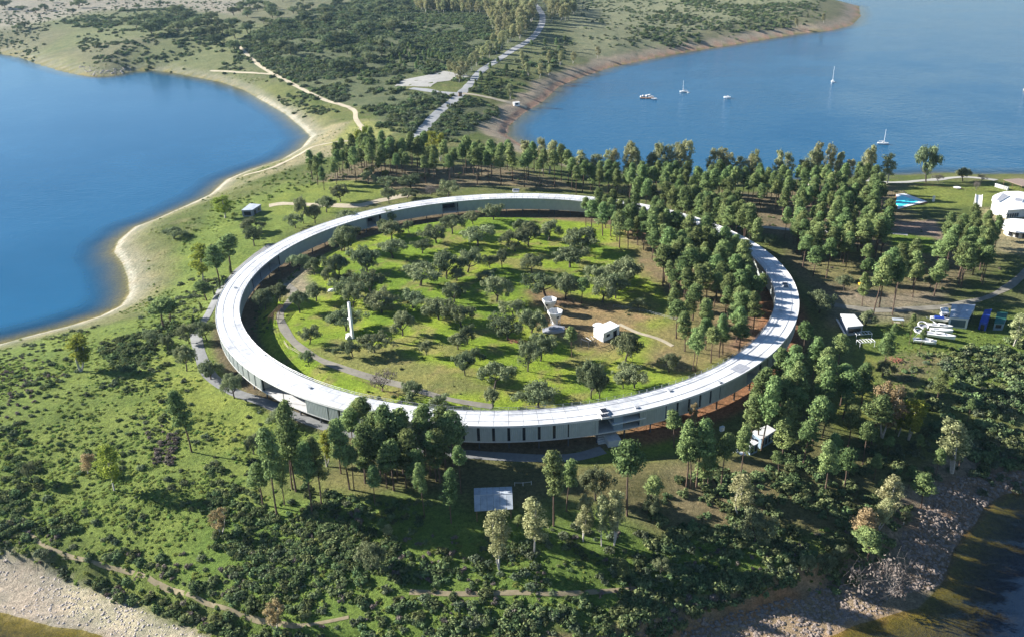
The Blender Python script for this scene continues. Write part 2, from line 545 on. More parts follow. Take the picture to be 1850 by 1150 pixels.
# ------------------------------------------------------------------ ground colours by zone
def zone_mask(P, feather=3.0, nz=5.0, seed=1, nsc=12.0, zc=-3.0):
    P = pxpoly(P, zc)
    d = np.full(GX.shape, -1e9)
    xs = [p[0] for p in P]; ys = [p[1] for p in P]
    pad = 30
    sel = (GX > min(xs) - pad) & (GX < max(xs) + pad) & (GY > min(ys) - pad) & (GY < max(ys) + pad)
    x = GX[sel]; y = GY[sel]
    d[sel] = sdist(x, y, P) + (fbm(x, y, nsc, seed, 3) - .5) * 2 * nz
    return smooth(d / feather * .5 + .5)


def paint(C, m, col, a=1.0):
    m = (m * a)[..., None]
    return C * (1 - m) + np.array(col) * m


n40 = fbm(GX, GY, 40, 51, 4); n12 = fbm(GX, GY, 12, 61, 4); n5 = fbm(GX, GY, 5, 71, 3); n150 = fbm(GX, GY, 150, 81, 3)
C = np.zeros(GX.shape + (3,)) + np.array((.095, .125, .035))
C = paint(C, smooth((n40 - .42) / .2), (.15, .165, .06), .7)
C = paint(C, smooth((n12 - .55) / .15), (.16, .15, .08), .5)
rr = np.hypot(GX, GY); th_ = np.degrees(np.arctan2(GY, GX))
# far mainland: greyer dry ground
C = paint(C, smooth((GY - 420) / 200), (.17, .165, .11), .75)
C = paint(C, smooth((GY - 420) / 200) * smooth((n150 - .45) / .15), (.145, .17, .075), .7)
C = paint(C, zone_mask([(-300, -60), (480, -60), (430, 40), (330, 22), (150, 30), (60, 60), (-300, 70)], 25, 20, 5, 60), (.30, .27, .23), .8)
C = paint(C, zone_mask([(1040, 0), (1480, -20), (1470, 15), (1250, 60), (1100, 105), (1060, 100), (1020, 60)], 10, 10, 6, 40), (.20, .21, .13), .9)
# left slope: fresh green
C = paint(C, zone_mask([(-200, 640), (250, 560), (330, 420), (420, 360), (520, 330), (640, 380), (500, 440), (400, 560), (470, 720), (640, 800), (700, 900), (560, 1080), (300, 1020), (-200, 900)], 8, 8, 7, 20), (.165, .225, .050), .85)
C = paint(C, zone_mask([(290, 650), (360, 680), (440, 740), (480, 800), (400, 820), (300, 780), (250, 700)], 6, 6, 8), (.22, .26, .058), .8)
# dry pale strip along left lake
C = paint(C, smooth((26 - DG) / 20) * (GX < 60) * (GY > -40) * smooth((430 - GY) / 100), (.235, .225, .125), .8)
C = paint(C, zone_mask([(380, 150), (480, 170), (570, 220), (660, 215), (740, 240), (650, 262), (600, 285), (430, 320), (540, 268), (560, 240), (500, 190)], 6, 6, 10, 20), (.30, .27, .17), .85)
C = paint(C, zone_mask([(640, 215), (740, 232), (700, 250), (640, 262), (590, 255)], 4, 4, 11, 15), (.24, .26, .075), .8)
C = paint(C, zone_mask([(100, 95), (170, 118), (250, 118), (260, 128), (170, 136), (100, 124)], 12, 8, 13, 30), (.24, .26, .10), .6)
# bare clearing and forest floors
C = paint(C, zone_mask([(560, 330), (640, 300), (760, 310), (900, 300), (1060, 345), (1330, 350), (1640, 330), (1650, 400), (1800, 470), (1700, 560), (1480, 560), (1400, 440), (1330, 400), (1100, 350), (880, 345), (720, 360), (600, 350)], 6, 8, 12, 22), (.185, .145, .10), .85)
C = paint(C, zone_mask([(1440, 450), (1600, 455), (1700, 500), (1600, 540), (1480, 520)], 6, 8, 14, 15), (.16, .165, .06), .6)
C = paint(C, zone_mask([(1600, 430), (1690, 435), (1690, 470), (1610, 470)], 2, 2, 15, 10), (.13, .20, .03), .95)
C = paint(C, zone_mask([(1615, 412), (1690, 408), (1700, 445), (1620, 430)], 2, 2, 16, 8), (.30, .22, .19), .9)
C = paint(C, zone_mask([(1620, 340), (1800, 330), (1850, 345), (1790, 380), (1640, 385)], 4, 4, 17, 14), (.17, .205, .05), .9)
C = paint(C, zone_mask([(1770, 385), (1860, 380), (1860, 480), (1800, 470)], 4, 4, 18, 14), (.33, .28, .18), .8)
C = paint(C, zone_mask([(560, 335), (680, 338), (720, 358), (600, 392), (480, 395), (470, 370)], 3, 4, 19, 14), (.18, .225, .05), .9)
# right grass around the boat yard
C = paint(C, zone_mask([(1560, 600), (1850, 580), (1850, 680), (1700, 700), (1570, 690)], 5, 6, 20, 14), (.13, .185, .04), .9)
C = paint(C, zone_mask([(1545, 640), (1575, 650), (1570, 760), (1530, 780), (1510, 760)], 3, 3, 22, 10), (.18, .20, .05), .9)
C = paint(C, zone_mask([(1590, 640), (1720, 650), (1700, 690), (1600, 700)], 5, 6, 23, 12), (.20, .165, .10), .8)
C = paint(C, zone_mask([(1480, 545), (1700, 540), (1700, 575), (1500, 600)], 4, 4, 24, 12), (.26, .22, .17), .7)
# below the ring: needle floors
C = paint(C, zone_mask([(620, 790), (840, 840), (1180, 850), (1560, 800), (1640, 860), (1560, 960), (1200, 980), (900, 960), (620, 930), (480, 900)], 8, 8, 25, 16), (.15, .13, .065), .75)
C = paint(C, zone_mask([(1010, 822), (1150, 800), (1240, 790), (1230, 830), (1100, 850), (1040, 850)], 3, 3, 26, 12), (.17, .225, .04), .95)
C = paint(C, zone_mask([(1200, 860), (1370, 850), (1400, 900), (1340, 935), (1230, 940)], 5, 5, 27, 14), (.24, .195, .115), .85)
C = paint(C, zone_mask([(1120, 930), (1160, 925), (1290, 945), (1330, 960), (1000, 975), (960, 940)], 4, 5, 28, 10), (.22, .185, .11), .6)
C = paint(C, zone_mask([(560, 750), (760, 800), (900, 815), (900, 830), (740, 812), (540, 765)], 2, 2, 29, 8), (.25, .19, .12), .8)
C = paint(C, zone_mask([(380, 930), (560, 930), (860, 960), (1200, 985), (1520, 970), (1600, 1040), (1440, 1050), (1200, 1120), (900, 1180), (500, 1180), (420, 1110), (300, 1050)], 6, 8, 95, 18, -8.0), (.140, .215, .045), .85)
C = paint(C, zone_mask([(420, 100), (560, 30), (740, -10), (1040, -10), (1030, 60), (900, 95), (830, 145), (740, 125), (735, 165), (825, 170), (742, 246), (700, 225), (650, 190), (560, 165), (480, 120)], 8, 8, 96, 30, 0.0), (.110, .130, .072), .85)
C = paint(C, zone_mask([(760, 240), (835, 178), (900, 185), (880, 215), (850, 235), (800, 258), (744, 254)], 3, 4, 97, 20, -2.0), (.10, .115, .065), .85)
# meadow inside the ring
mead = smooth((88 - rr) / 3)
C = paint(C, mead, (.212, .300, .033), 1)
C = paint(C, mead * smooth((n12 - .47) / .12), (.255, .320, .045), .8)
C = paint(C, mead * smooth((n40 - .52) / .10), (.155, .250, .03), .8)
C = paint(C, mead * smooth((n5 - .56) / .10), (.25, .20, .10), .6)
C = paint(C, mead * zone_mask([(1130, 430), (1330, 420), (1400, 560), (1330, 640), (1220, 700), (1180, 660), (1200, 560), (1120, 480)], 5, 8, 32, 18), (.215, .155, .105), .85)
C = paint(C, mead * zone_mask([(1150, 540), (1260, 580), (1280, 690), (1200, 650), (1120, 560)], 4, 6, 33, 10), (.20, .20, .065), .5)
C = paint(C, mead * zone_mask([(1000, 560), (1120, 560), (1190, 590), (1130, 640), (1040, 655), (960, 600)], 4, 4, 34, 9), (.29, .20, .115), .9)
C = paint(C, zone_mask([(940, 545), (1000, 535), (1060, 550), (1050, 570), (960, 575)], 3, 3, 35, 8), (.20, .13, .09), .85)
C = paint(C, zone_mask([(620, 640), (700, 660), (900, 730), (760, 745), (620, 700), (560, 660)], 3, 4, 36, 9), (.22, .20, .09), .75)
C = paint(C, zone_mask([(505, 500), (575, 460), (590, 470), (560, 520), (575, 560), (520, 560)], 3, 3, 37, 9), (.33, .28, .22), .8)
C = paint(C, zone_mask([(840, 385), (1100, 390), (1130, 420), (900, 400)], 3, 3, 38, 9), (.29, .20, .13), .7)
# red earth below the building, east and south east
ang = smooth((th_ + 76) / 8) * smooth((60 - th_) / 10)
C = paint(C, smooth((rr - 86) / 3) * smooth((106 - rr) / 4) * ang, (.27, .14, .08), .95)
C = paint(C, smooth((rr - 80) / 5) * smooth((90 - rr) / 4) * smooth((th_ + 40) / 10) * smooth((60 - th_) / 10), (.33, .19, .13), .8)
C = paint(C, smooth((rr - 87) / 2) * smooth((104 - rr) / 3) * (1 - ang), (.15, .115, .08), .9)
# shores
sh = smooth((13 - DG) / 9) * (DG > -3)
C = paint(C, sh * ((GY > -60) & (GX < 0)), (.25, .24, .18), .85)
C = paint(C, smooth((2.2 + 3 * n5 - DG) / 1.5) * (DG > -2) * ((GY > -60) & (GX < 100) & (GY < 450)), (.44, .415, .35), .9)
C = paint(C, smooth((22 + 14 * (n12 - .5) - DG) / 10) * (DG > -3) * ((GY > 190) & (GX > -20)), (.36, .295, .235), .9)
C = paint(C, smooth((7 - DG) / 4) * (DG > -2) * ((GY > 190) & (GX > -20)), (.42, .24, .17), .7)
BL = zone_mask([(-300, 985), (0, 1000), (50, 1008), (110, 1030), (160, 1050), (220, 1075), (300, 1110), (380, 1140), (470, 1150), (470, 1250), (-300, 1250)], 1.2, 1.8, 90, 7, -9.0)
C = paint(C, BL * (DG > -3), (.37, .325, .275), .95)
C = paint(C, zone_mask([(110, 1040), (160, 1050), (220, 1075), (300, 1110), (380, 1140), (420, 1160), (300, 1160), (200, 1120), (110, 1085)], 1.5, 1.5, 91, 7, -8.5), (.47, .425, .31), .9)
C = paint(C, smooth((18 - DG) / 5) * (DG > -3) * ((GY < -60) & (GX > 0)), (.28, .22, .165), .95)
C = paint(C, smooth((17 + 8 * (n12 - .5) - DG) / 4) * (DG > 8) * ((GY < -60) & (GX > 0) & (GX < 70)), (.46, .30, .17), .8)
C = paint(C, smooth((DG + 0.5 < 0) * 1.0), (.23, .20, .075), .97)
C = paint(C, zone_mask([(1190, 1150), (1240, 1115), (1330, 1085), (1440, 1048), (1520, 1060), (1640, 1090), (1520, 1145), (1300, 1200)], 1.2, 1.5, 92, 7, -9.0) * (DG > -1), (.34, .25, .165), .9)
C = paint(C, zone_mask([(1200, 1135), (1240, 1113), (1330, 1083), (1445, 1046), (1460, 1062), (1340, 1105), (1240, 1140)], .8, 1.5, 93, 5, -8.0), (.44, .235, .12), .85)
C = paint(C, zone_mask([(1640, 960), (1700, 880), (1790, 845), (1870, 815), (1870, 890), (1760, 960), (1710, 1050), (1640, 1060)], 1.5, 2, 94, 6, -10.0) * (DG > -1), (.215, .15, .11), .9)
V = np.stack([GX.ravel(), GY.ravel(), HG.ravel()], 1)
nx, ny = len(AX), len(AY)
jj, ii = np.meshgrid(np.arange(ny - 1), np.arange(nx - 1), indexing='ij')
F = np.stack([jj * nx + ii, jj * nx + ii + 1, (jj + 1) * nx + ii + 1, (jj + 1) * nx + ii], -1).reshape(-1, 4)
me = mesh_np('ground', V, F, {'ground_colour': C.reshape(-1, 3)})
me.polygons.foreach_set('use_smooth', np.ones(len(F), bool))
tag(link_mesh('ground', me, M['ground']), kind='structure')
# water on the same grid
wet = (HG < WATER + .25)
fw = wet.ravel()[F].any(1)
used = np.unique(F[fw]); remap = -np.ones(nx * ny, int); remap[used] = np.arange(len(used))
murk = smooth((-60 - GY.ravel()[used]) / 20)
dep = np.maximum(WATER - HG.ravel()[used], 0)
wind = .3 + .7 * smooth((GX.ravel()[used] + 60) / 120)
me = mesh_np('lake_water', np.stack([GX.ravel()[used], GY.ravel()[used], np.full(len(used), WATER)], 1), remap[F[fw]], {'depth': dep, 'murk': murk, 'wind': wind})
tag(link_mesh('lake_water', me, M['water']), kind='structure')


# ------------------------------------------------------------------ roads and tracks
def smooth_path(P, step=2.0):
    P = np.array(P, float); out = []
    n = len(P)
    for i in range(n - 1):
        p0 = P[max(i - 1, 0)]; p1 = P[i]; p2 = P[i + 1]; p3 = P[min(i + 2, n - 1)]
        m = max(2, int(np.hypot(*(p2 - p1)) / step))
        for k in range(m):
            t = k / m
            out.append(.5 * ((2 * p1) + (-p0 + p2) * t + (2 * p0 - 5 * p1 + 4 * p2 - p3) * t * t + (-p0 + 3 * p1 - 3 * p2 + p3) * t ** 3))
    out.append(P[-1])
    return np.array(out)


def ribbon(name, px, width, mat, lift=.10, wob=.12, z=None):
    a = np.array(px, float)
    X, Y, Z = ground(a[:, 0], a[:, 1])
    S = smooth_path(np.stack([X, Y], 1), 1.6)
    T = np.gradient(S, axis=0); T /= np.linalg.norm(T, axis=1)[:, None] + 1e-9
    N = np.stack([-T[:, 1], T[:, 0]], 1)
    W = width * .5 * (1 + wob * (np.interp(np.arange(len(S)), np.arange(0, len(S) + 6, 5), RNG.random(len(np.arange(0, len(S) + 6, 5)))) - .5) * 2)
    cols = []
    for k in (-1, -.5, 0, .5, 1):
        q = S + N * (W * k)[:, None]
        e = .02 if abs(k) == 1 else 0
        cols.append(np.stack([q[:, 0], q[:, 1], hz(q[:, 0], q[:, 1]) + lift - e], 1))
    Vv = np.stack(cols, 1).reshape(-1, 3); n = len(S)
    f = []
    for i in range(n - 1):
        for k in range(4): f.append((i * 5 + k, i * 5 + k + 1, (i + 1) * 5 + k + 1, (i + 1) * 5 + k))
    me = mesh_np(name, Vv, np.array(f))
    me.polygons.foreach_set('use_smooth', np.ones(len(f), bool))
    ROADS.append((S, width))
    return tag(link_mesh(name, me, mat), kind='structure')


ROADS = []
ribbon('main_road', [(748, 252), (790, 205), (832, 170), (870, 128), (920, 95), (968, 62), (980, 30), (965, 5), (950, -14)], 7.0, M['lightroad'])
ribbon('side_road', [(742, 160), (770, 163), (800, 168), (832, 171)], 9, M['lightroad'], .16)
ribbon('shore_track', [(836, 169), (880, 176), (915, 184), (952, 195)], 6, M['dirt'], .2)
ribbon('parking_road', [(745, 156), (760, 146), (790, 141), (826, 133)], 30, M['park'], .12, .05)
ribbon('dirt_track', [(425, 75), (440, 92), (468, 118), (500, 137), (540, 158), (580, 178), (618, 190), (640, 200), (643, 215), (655, 232)], 3.6, M['dirt'])
ribbon('beach_track', [(380, 128), (430, 131), (470, 133), (492, 134)], 3.0, M['dirt'], .14)
ribbon('headland_track', [(652, 232), (640, 252), (600, 258), (560, 268), (500, 300), (440, 318)], 3.0, M['dirt'], .14)
ribbon('garden_path', [(486, 372), (520, 368), (600, 371), (650, 372), (690, 362), (740, 352)], 5.0, M['dirt'])
ribbon('ring_road', [(352, 600), (362, 640), (378, 676), (420, 706), (470, 724), (520, 745), (580, 768), (640, 784), (740, 806), (850, 820), (940, 826), (1030, 826), (1090, 812)], 3.7, M['asphalt'])
ribbon('ring_road_north', [(352, 600), (368, 580), (382, 555), (400, 520), (425, 492), (452, 468), (490, 441)], 2.8, M['asphalt'], .12)
ribbon('inner_path', [(516, 512), (532, 530), (520, 548), (506, 568), (515, 596), (540, 625), (580, 650), (640, 672), (720, 694), (800, 718), (850, 728), (890, 734)], 2.7, M['innerpath'], .1, .25)
ribbon('marina_road', [(1870, 470), (1838, 505), (1800, 530), (1750, 545), (1680, 556), (1600, 560), (1540, 556), (1490, 548)], 2.8, M['innerpath'], .1, .3)
ribbon('pool_road', [(1330, 408), (1400, 412), (1460, 418), (1560, 420), (1640, 424)], 3.2, M['park'], .1, .25)
ribbon('pool_path', [(1560, 326), (1620, 330), (1680, 326), (1740, 320), (1800, 326)], 5.0, M['park'], .12)
ribbon('shore_footpath', [(14, 940), (60, 968), (80, 985), (150, 1010), (230, 1032), (300, 1062), (370, 1088), (430, 1108), (480, 1122), (540, 1130), (580, 1124), (630, 1114)], .8, M['earth'], .08)
ribbon('scrub_footpath', [(740, 1068), (820, 1072), (920, 1070), (1000, 1072), (1080, 1068), (1150, 1062)], 1.3, M['earth'], .08)
ribbon('meadow_footpath', [(1118, 585), (1150, 600), (1190, 612), (1215, 625)], 1.6, M['dirt'], .1)

# ------------------------------------------------------------------ ring building
def ang_px(px, py, z=7.4):
    X, Y = unproj(px, py, z)
    return math.atan2(float(Y), float(X))


ZF, ZR = 2.75, 7.5
RO, RI = 100.0, 92.5
NM = 160
DA = 2 * math.pi / NM
ring = empty('ring_building', (0, 0, 0), 0, 'huge white roofed ring shaped building on stilts around the oak meadow', 'building')


def arc_pts(r, a0, a1, n): return [(r * math.cos(a0 + (a1 - a0) * k / n), r * math.sin(a0 + (a1 - a0) * k / n)) for k in range(n + 1)]


def arc_block(mb, r0, r1, a0, a1, z0, z1, n=2):
    o = arc_pts(r1, a0, a1, n); i = arc_pts(r0, a0, a1, n)[::-1]
    return mb.prism(o + i, z0, z1)


def annulus(r0, r1, z0, z1, n=320, name='a'):
    mb = MB(); vs = []; fs = []
    for k in range(n):
        t = 2 * math.pi * k / n
        for (r, z) in ((r0, z0), (r1, z0), (r1, z1), (r0, z1)): vs.append((r * math.cos(t), r * math.sin(t), z))
    for k in range(n):
        a = 4 * k; b = 4 * ((k + 1) % n)
        for j in range(4): fs.append((a + j, a + (j + 1) % 4, b + (j + 1) % 4, b + j))
    mb.add(vs, fs); return mb


op_out = [(ang_px(468, 678), ang_px(556, 722)), (ang_px(1076, 755), ang_px(1161, 738)), (ang_px(1345, 670), ang_px(1374, 652))]
op_in = [(ang_px(508, 458), ang_px(458, 500)), (ang_px(827, 366), ang_px(801, 369)), (ang_px(680, 385), ang_px(660, 390))]


def in_op(a, ops):
    for (p, q) in ops:
        lo, hi = min(p, q), max(p, q)
        for w in (-2 * math.pi, 0, 2 * math.pi):
            if lo < a + w < hi: return True
    return False


annulus(RI + .05, RO - .05, ZR - .42, ZR - .16).build('roof_deck', M['galv'], ring)
annulus(RI + .2, RO - .2, ZF - .35, ZF).build('floor_slab', M['slab'], ring)
annulus(RO - .02, RO + .12, ZR - .5, ZR + .10).build('outer_fascia', M['whited'], ring)
annulus(RI - .16, RI - .02, ZR - .5, ZR + .12).build('inner_fascia', M['galv'], ring)
# roof membrane sheets, one per bay
rp = MB(); g = .05 / RO
rp.prism(arc_pts(RO - .03, g, DA - g, 2) + arc_pts(RI, g, DA - g, 2)[::-1], ZR - .15, [ZR] * 3 + [ZR + .02] * 3)
rpm = rp.mesh('roof_sheet'); rpm.materials.append(M['roof'])
for r_ in (94.4, 97.7): annulus(r_, r_ + .13, ZR - .02, ZR + .07).build('roof_seam', M['galv'], ring)
for k in range(NM):
    o = link_mesh('roof_sheet', rpm, None, ring, (0, 0, random.uniform(-.012, .012)), k * DA)
# cladding panels
def clad(width, h, t, ribs, r):
    P = []
    n = ribs
    for i in range(n):
        y = -width / 2 + width * i / n; s = width / n
        P += [(r + t, y + .02 * s), (r + t, y + .42 * s), (r + t - .07, y + .52 * s), (r + t - .07, y + .92 * s)]
    P += [(r + t, width / 2), (r, width / 2), (r, -width / 2)]
    mb = MB(); mb.prism(P, ZF - .12, ZF - .12 + h); return mb


pan_o = clad(3.16, ZR - ZF - .30, .26, 6, RO - .45).mesh('wall_panel')
pan_ow = clad(3.93, ZR - ZF - .30, .26, 7, RO - .45).mesh('wall_panel')
pan_i = clad(3.02, ZR - ZF - .30, -.26, 5, RI + .45).mesh('wall_panel')
pan_iw = clad(3.62, ZR - ZF - .30, -.26, 6, RI + .45).mesh('wall_panel')
for m_ in (pan_o, pan_ow, pan_i, pan_iw): m_.materials.append(M['panel'])
wide_o = [(ang_px(1016, 763), ang_px(1076, 755)), (ang_px(1161, 738), ang_px(1210, 727)), (ang_px(554, 720), ang_px(597, 732)), (ang_px(1300, 697), ang_px(1343, 672))]
wide_i = [(ang_px(801, 369), ang_px(765, 375)), (ang_px(827, 366), ang_px(900, 360)), (ang_px(458, 500), ang_px(436, 540)), (ang_px(531, 445), ang_px(508, 458))]
gl_o = arc_block(MB(), RO - .75, RO - .45, -DA / 2, DA / 2, ZF, ZR - .4, 1).mesh('wall_glazing'); gl_o.materials.append(M['dark'])
gl_i = arc_block(MB(), RI + .45, RI + .75, -DA / 2, DA / 2, ZF, ZR - .4, 1).mesh('wall_glazing'); gl_i.materials.append(M['dark'])
for k in range(NM):
    a = (k + .5) * DA
    if a > math.pi: a -= 2 * math.pi
    if not in_op(a, op_out):
        link_mesh('wall_glazing', gl_o, None, ring, (0, 0, 0), a)
        link_mesh('wall_panel', pan_ow if in_op(a, wide_o) else pan_o, None, ring, (0, 0, 0), a)
    if not in_op(a, op_in):
        link_mesh('wall_glazing', gl_i, None, ring, (0, 0, 0), a)
        link_mesh('wall_panel', pan_iw if in_op(a, wide_i) else pan_i, None, ring, (0, 0, 0), a)
for ops in (op_out, op_in):
    for (p, q) in ops:
        for a in (p, q):
            mb = MB(); mb.box(RI + .6, RO - .6, -.12, .12, ZF, ZR - .4); mb.build('partition_wall', M['whited'], ring, (0, 0, 0), a)
colm = {}
for k in range(0, NM, 2):
    a = k * DA
    for r in (RO - 1.2, RI + 1.2):
        x, y = r * math.cos(a), r * math.sin(a)
        key = 'column'
        if key not in colm:
            mb = MB(); mb.box(-.16, .16, -.16, .16, -4.2, ZF - .3); colm[key] = mb.mesh('column'); colm[key].materials.append(M['steel'])
        link_mesh('column', colm[key], None, ring, (x, y, 0), a)
for ops in (op_out, op_in):
    rr_ = RO - .35 if ops is op_out else RI + .35
    for (p, q) in ops:
        n = max(1, int(abs(q - p) / (2 * DA)))
        for i in range(n + 1):
            a = p + (q - p) * i / max(n, 1)
            mb = MB(); mb.tube((rr_, 0, ZF), (rr_, 0, ZR - .4), .11); mb.build('terrace_post', M['steel'], ring, (0, 0, 0), a)
# inner roof railing
hr = MB()
for zz in (.55, 1.05):
    pts = [((RI - .05) * math.cos(2 * math.pi * k / 240), (RI - .05) * math.sin(2 * math.pi * k / 240), ZR + zz) for k in range(241)]
    hr.path(pts, [.04] * 241, 4)
hr.build('handrail', M['galv'], ring)
ps = MB(); ps.box(-.04, .04, -.04, .04, 0, 1.1); psm = ps.mesh('railing_post'); psm.materials.append(M['galv'])
for k in range(240):
    a = 2 * math.pi * k / 240
    link_mesh('railing_post', psm, None, ring, ((RI - .05) * math.cos(a), (RI - .05) * math.sin(a), ZR), a)


def roof_box(px, py, w, d, h, mat, name, sub=None):
    X, Y = unproj(px, py, ZR + .1)
    a = math.atan2(Y, X); r = math.hypot(X, Y)
    mb = MB(); mb.box(r - w / 2, r + w / 2, -d / 2, d / 2, ZR, ZR + h)
    o = mb.build(name, mat, ring, (0, 0, 0), a)
    return o, a, r


for (px, py, w, d) in ((1091, 743, 2.6, 1.9), (1092, 752, 2.0, 2.2), (932, 345, 4.2, 3.0), (1419, 517, 2.0, 5.2)):
    o, a, r = roof_box(px, py, w, d, .5, M['whited'], 'skylight')
    for s in (-1, 0, 1):
        mb = MB(); mb.box(r - w * .36, r + w * .36, s * d * .3 - d * .12, s * d * .3 + d * .12, ZR + .5, ZR + .62)
        mb.build('skylight_pane', M['dark'], o)
o, a, r = roof_box(1337, 664, 3.6, 5.0, .06, M['grey'], 'roof_mat')
for (px, py) in ((1300, 690), (1210, 705), (1150, 735), (640, 385), (720, 375), (1411, 560), (560, 700), (480, 640), (425, 520), (640, 735)):
    roof_box(px, py, .9, .9, .35, M['galv'], 'roof_vent')
# entrance stairs and landing below the south opening
a0 = ang_px(1098, 757)
for i in range(10):
    mb = MB(); mb.box(RO + .2 - 6.4 + i * .62, RO + .2 - 5.7 + i * .62, -2.0, 2.0, ZF - .25 - .30 * i - .3, ZF - .05 - .30 * i)
    mb.build('stair_tread', M['slab'], ring, (0, 0, 0), a0)
mb = MB(); mb.box(RO - 4.5, RO + 1.8, 2.1, 5.6, -1.5, 1.2); mb.build('entrance_landing', M['slab'], ring, (0, 0, 0), a0 - .02)
mb = MB(); mb.box(RO - 5, RO - .5, 2.3, 4.9, ZF, ZR - .5); mb.build('lift_enclosure', M['bluewall'], ring, (0, 0, 0), a0)
a1 = ang_px(1138, 742)
mb = MB(); mb.box(RO - 4.3, RO - .1, -5.2, 4.4, ZF + 1.9, ZF + 2.1); mb.build('gallery_canopy', M['white'], ring, (0, 0, 0), a1)


# ------------------------------------------------------------------ foliage prototypes
def leaf_cloud(cen, rad, k, size, rng, up=.25, flat=.0):
    cen = np.asarray(cen, float); rad = np.asarray(rad, float)
    n = len(cen)
    d = rng.normal(size=(n, k, 3)); d /= np.linalg.norm(d, axis=2)[:, :, None]
    rr = rng.uniform(.52, 1.28, (n, k, 1))
    p = cen[:, None, :] + d * rad[:, None, :] * rr
    nrm = d * 1.1 + rng.normal(size=(n, k, 3)) * .5 + np.array((0, 0, up))
    nrm /= np.linalg.norm(nrm, axis=2)[:, :, None]
    t = np.cross(nrm, rng.normal(size=(n, k, 3))); t /= np.linalg.norm(t, axis=2)[:, :, None] + 1e-9
    b = np.cross(nrm, t)
    s = size * rng.uniform(.55, 1.25, (n, k, 1))
    q = np.stack([p - t * s - b * s * .6, p + t * s - b * s * .5, p + t * s * .8 + b * s * .6, p - t * s * .9 + b * s * .7], 2)
    tint = np.clip(rng.uniform(.1, .7, (n, 1)) + rng.uniform(-.3, .45, (n, k)), 0, 1)
    V = q.reshape(-1, 3); T = np.repeat(tint.reshape(-1), 4)
    F = np.arange(len(V)).reshape(-1, 4)
    return V, F, T


def cloud_mesh(name, parts, mat):
    V = np.concatenate([p[0] for p in parts]); T = np.concatenate([p[2] for p in parts])
    F = np.arange(len(V)).reshape(-1, 4)
    me = mesh_np(name, V, F, {'tint': T}); me.materials.append(mat)
    return me


def limb(mb, a, b, r0, r1, bend, rng, n=4):
    a = np.array(a, float); b = np.array(b, float)
    L = np.linalg.norm(b - a); off = rng.normal(size=3) * L * bend
    pts = []
    for i in range(n + 1):
        t = i / n
        pts.append(tuple(a + (b - a) * t + off * math.sin(math.pi * t)))
    mb.path(pts, [r0 + (r1 - r0) * i / n for i in range(n + 1)], 5)


def proto_pine(i):
    rng = np.random.default_rng(100 + i)
    Hh = 16.0; base = [.50, .58, .42, .62, .52, .36, .66, .46][i % 8] * Hh
    lean = rng.normal(size=2) * .45
    mb = MB()
    pts = [(lean[0] * t * t + .12 * math.sin(5 * t + i), lean[1] * t * t + .12 * math.cos(4 * t + i), Hh * .93 * t - (.5 if t == 0 else 0)) for t in [k / 7 for k in range(8)]]
    mb.path(pts, [.24, .20, .18, .16, .13, .10, .07, .03], 6)
    cen = []; rad = []
    n = 60
    for k in range(n):
        t = (k + .5) / n
        z = base + (Hh - base - .6) * t
        w = 2.5 * (math.sin(math.pi * min(1, .18 + .80 * t)) ** .7) * (1.0 - .42 * t)
        a = rng.uniform(0, 2 * math.pi); r = w * math.sqrt(rng.uniform(.05, 1.0)) * rng.uniform(.8, 1.2)
        tt = z / (Hh * .93)
        c = (lean[0] * tt * tt + r * math.cos(a), lean[1] * tt * tt + r * math.sin(a), z + rng.uniform(-.3, .3))
        cen.append(c); s = rng.uniform(.45, 1.05); rad.append((s * 1.2, s * 1.2, s * .68))
        if k % 3 == 0 and r > .7:
            mb.tube((lean[0] * tt * tt, lean[1] * tt * tt, z - .5), c, .06, .02, 4, False)
    for k in range(5):   # dead stubs on the bare bole
        z = base * rng.uniform(.55, .98); a = rng.uniform(0, 6.28); L = rng.uniform(.5, 1.5)
        mb.tube((lean[0] * (z / 15) ** 2, lean[1] * (z / 15) ** 2, z), (L * math.cos(a), L * math.sin(a), z + .2), .035, .012, 4, False)
    tm = mb.mesh('trunk'); tm.materials.append(M['bark'])
    return tm, cloud_mesh('crown', [leaf_cloud(cen, rad, 78, .19, rng, .45)], M['pine'])


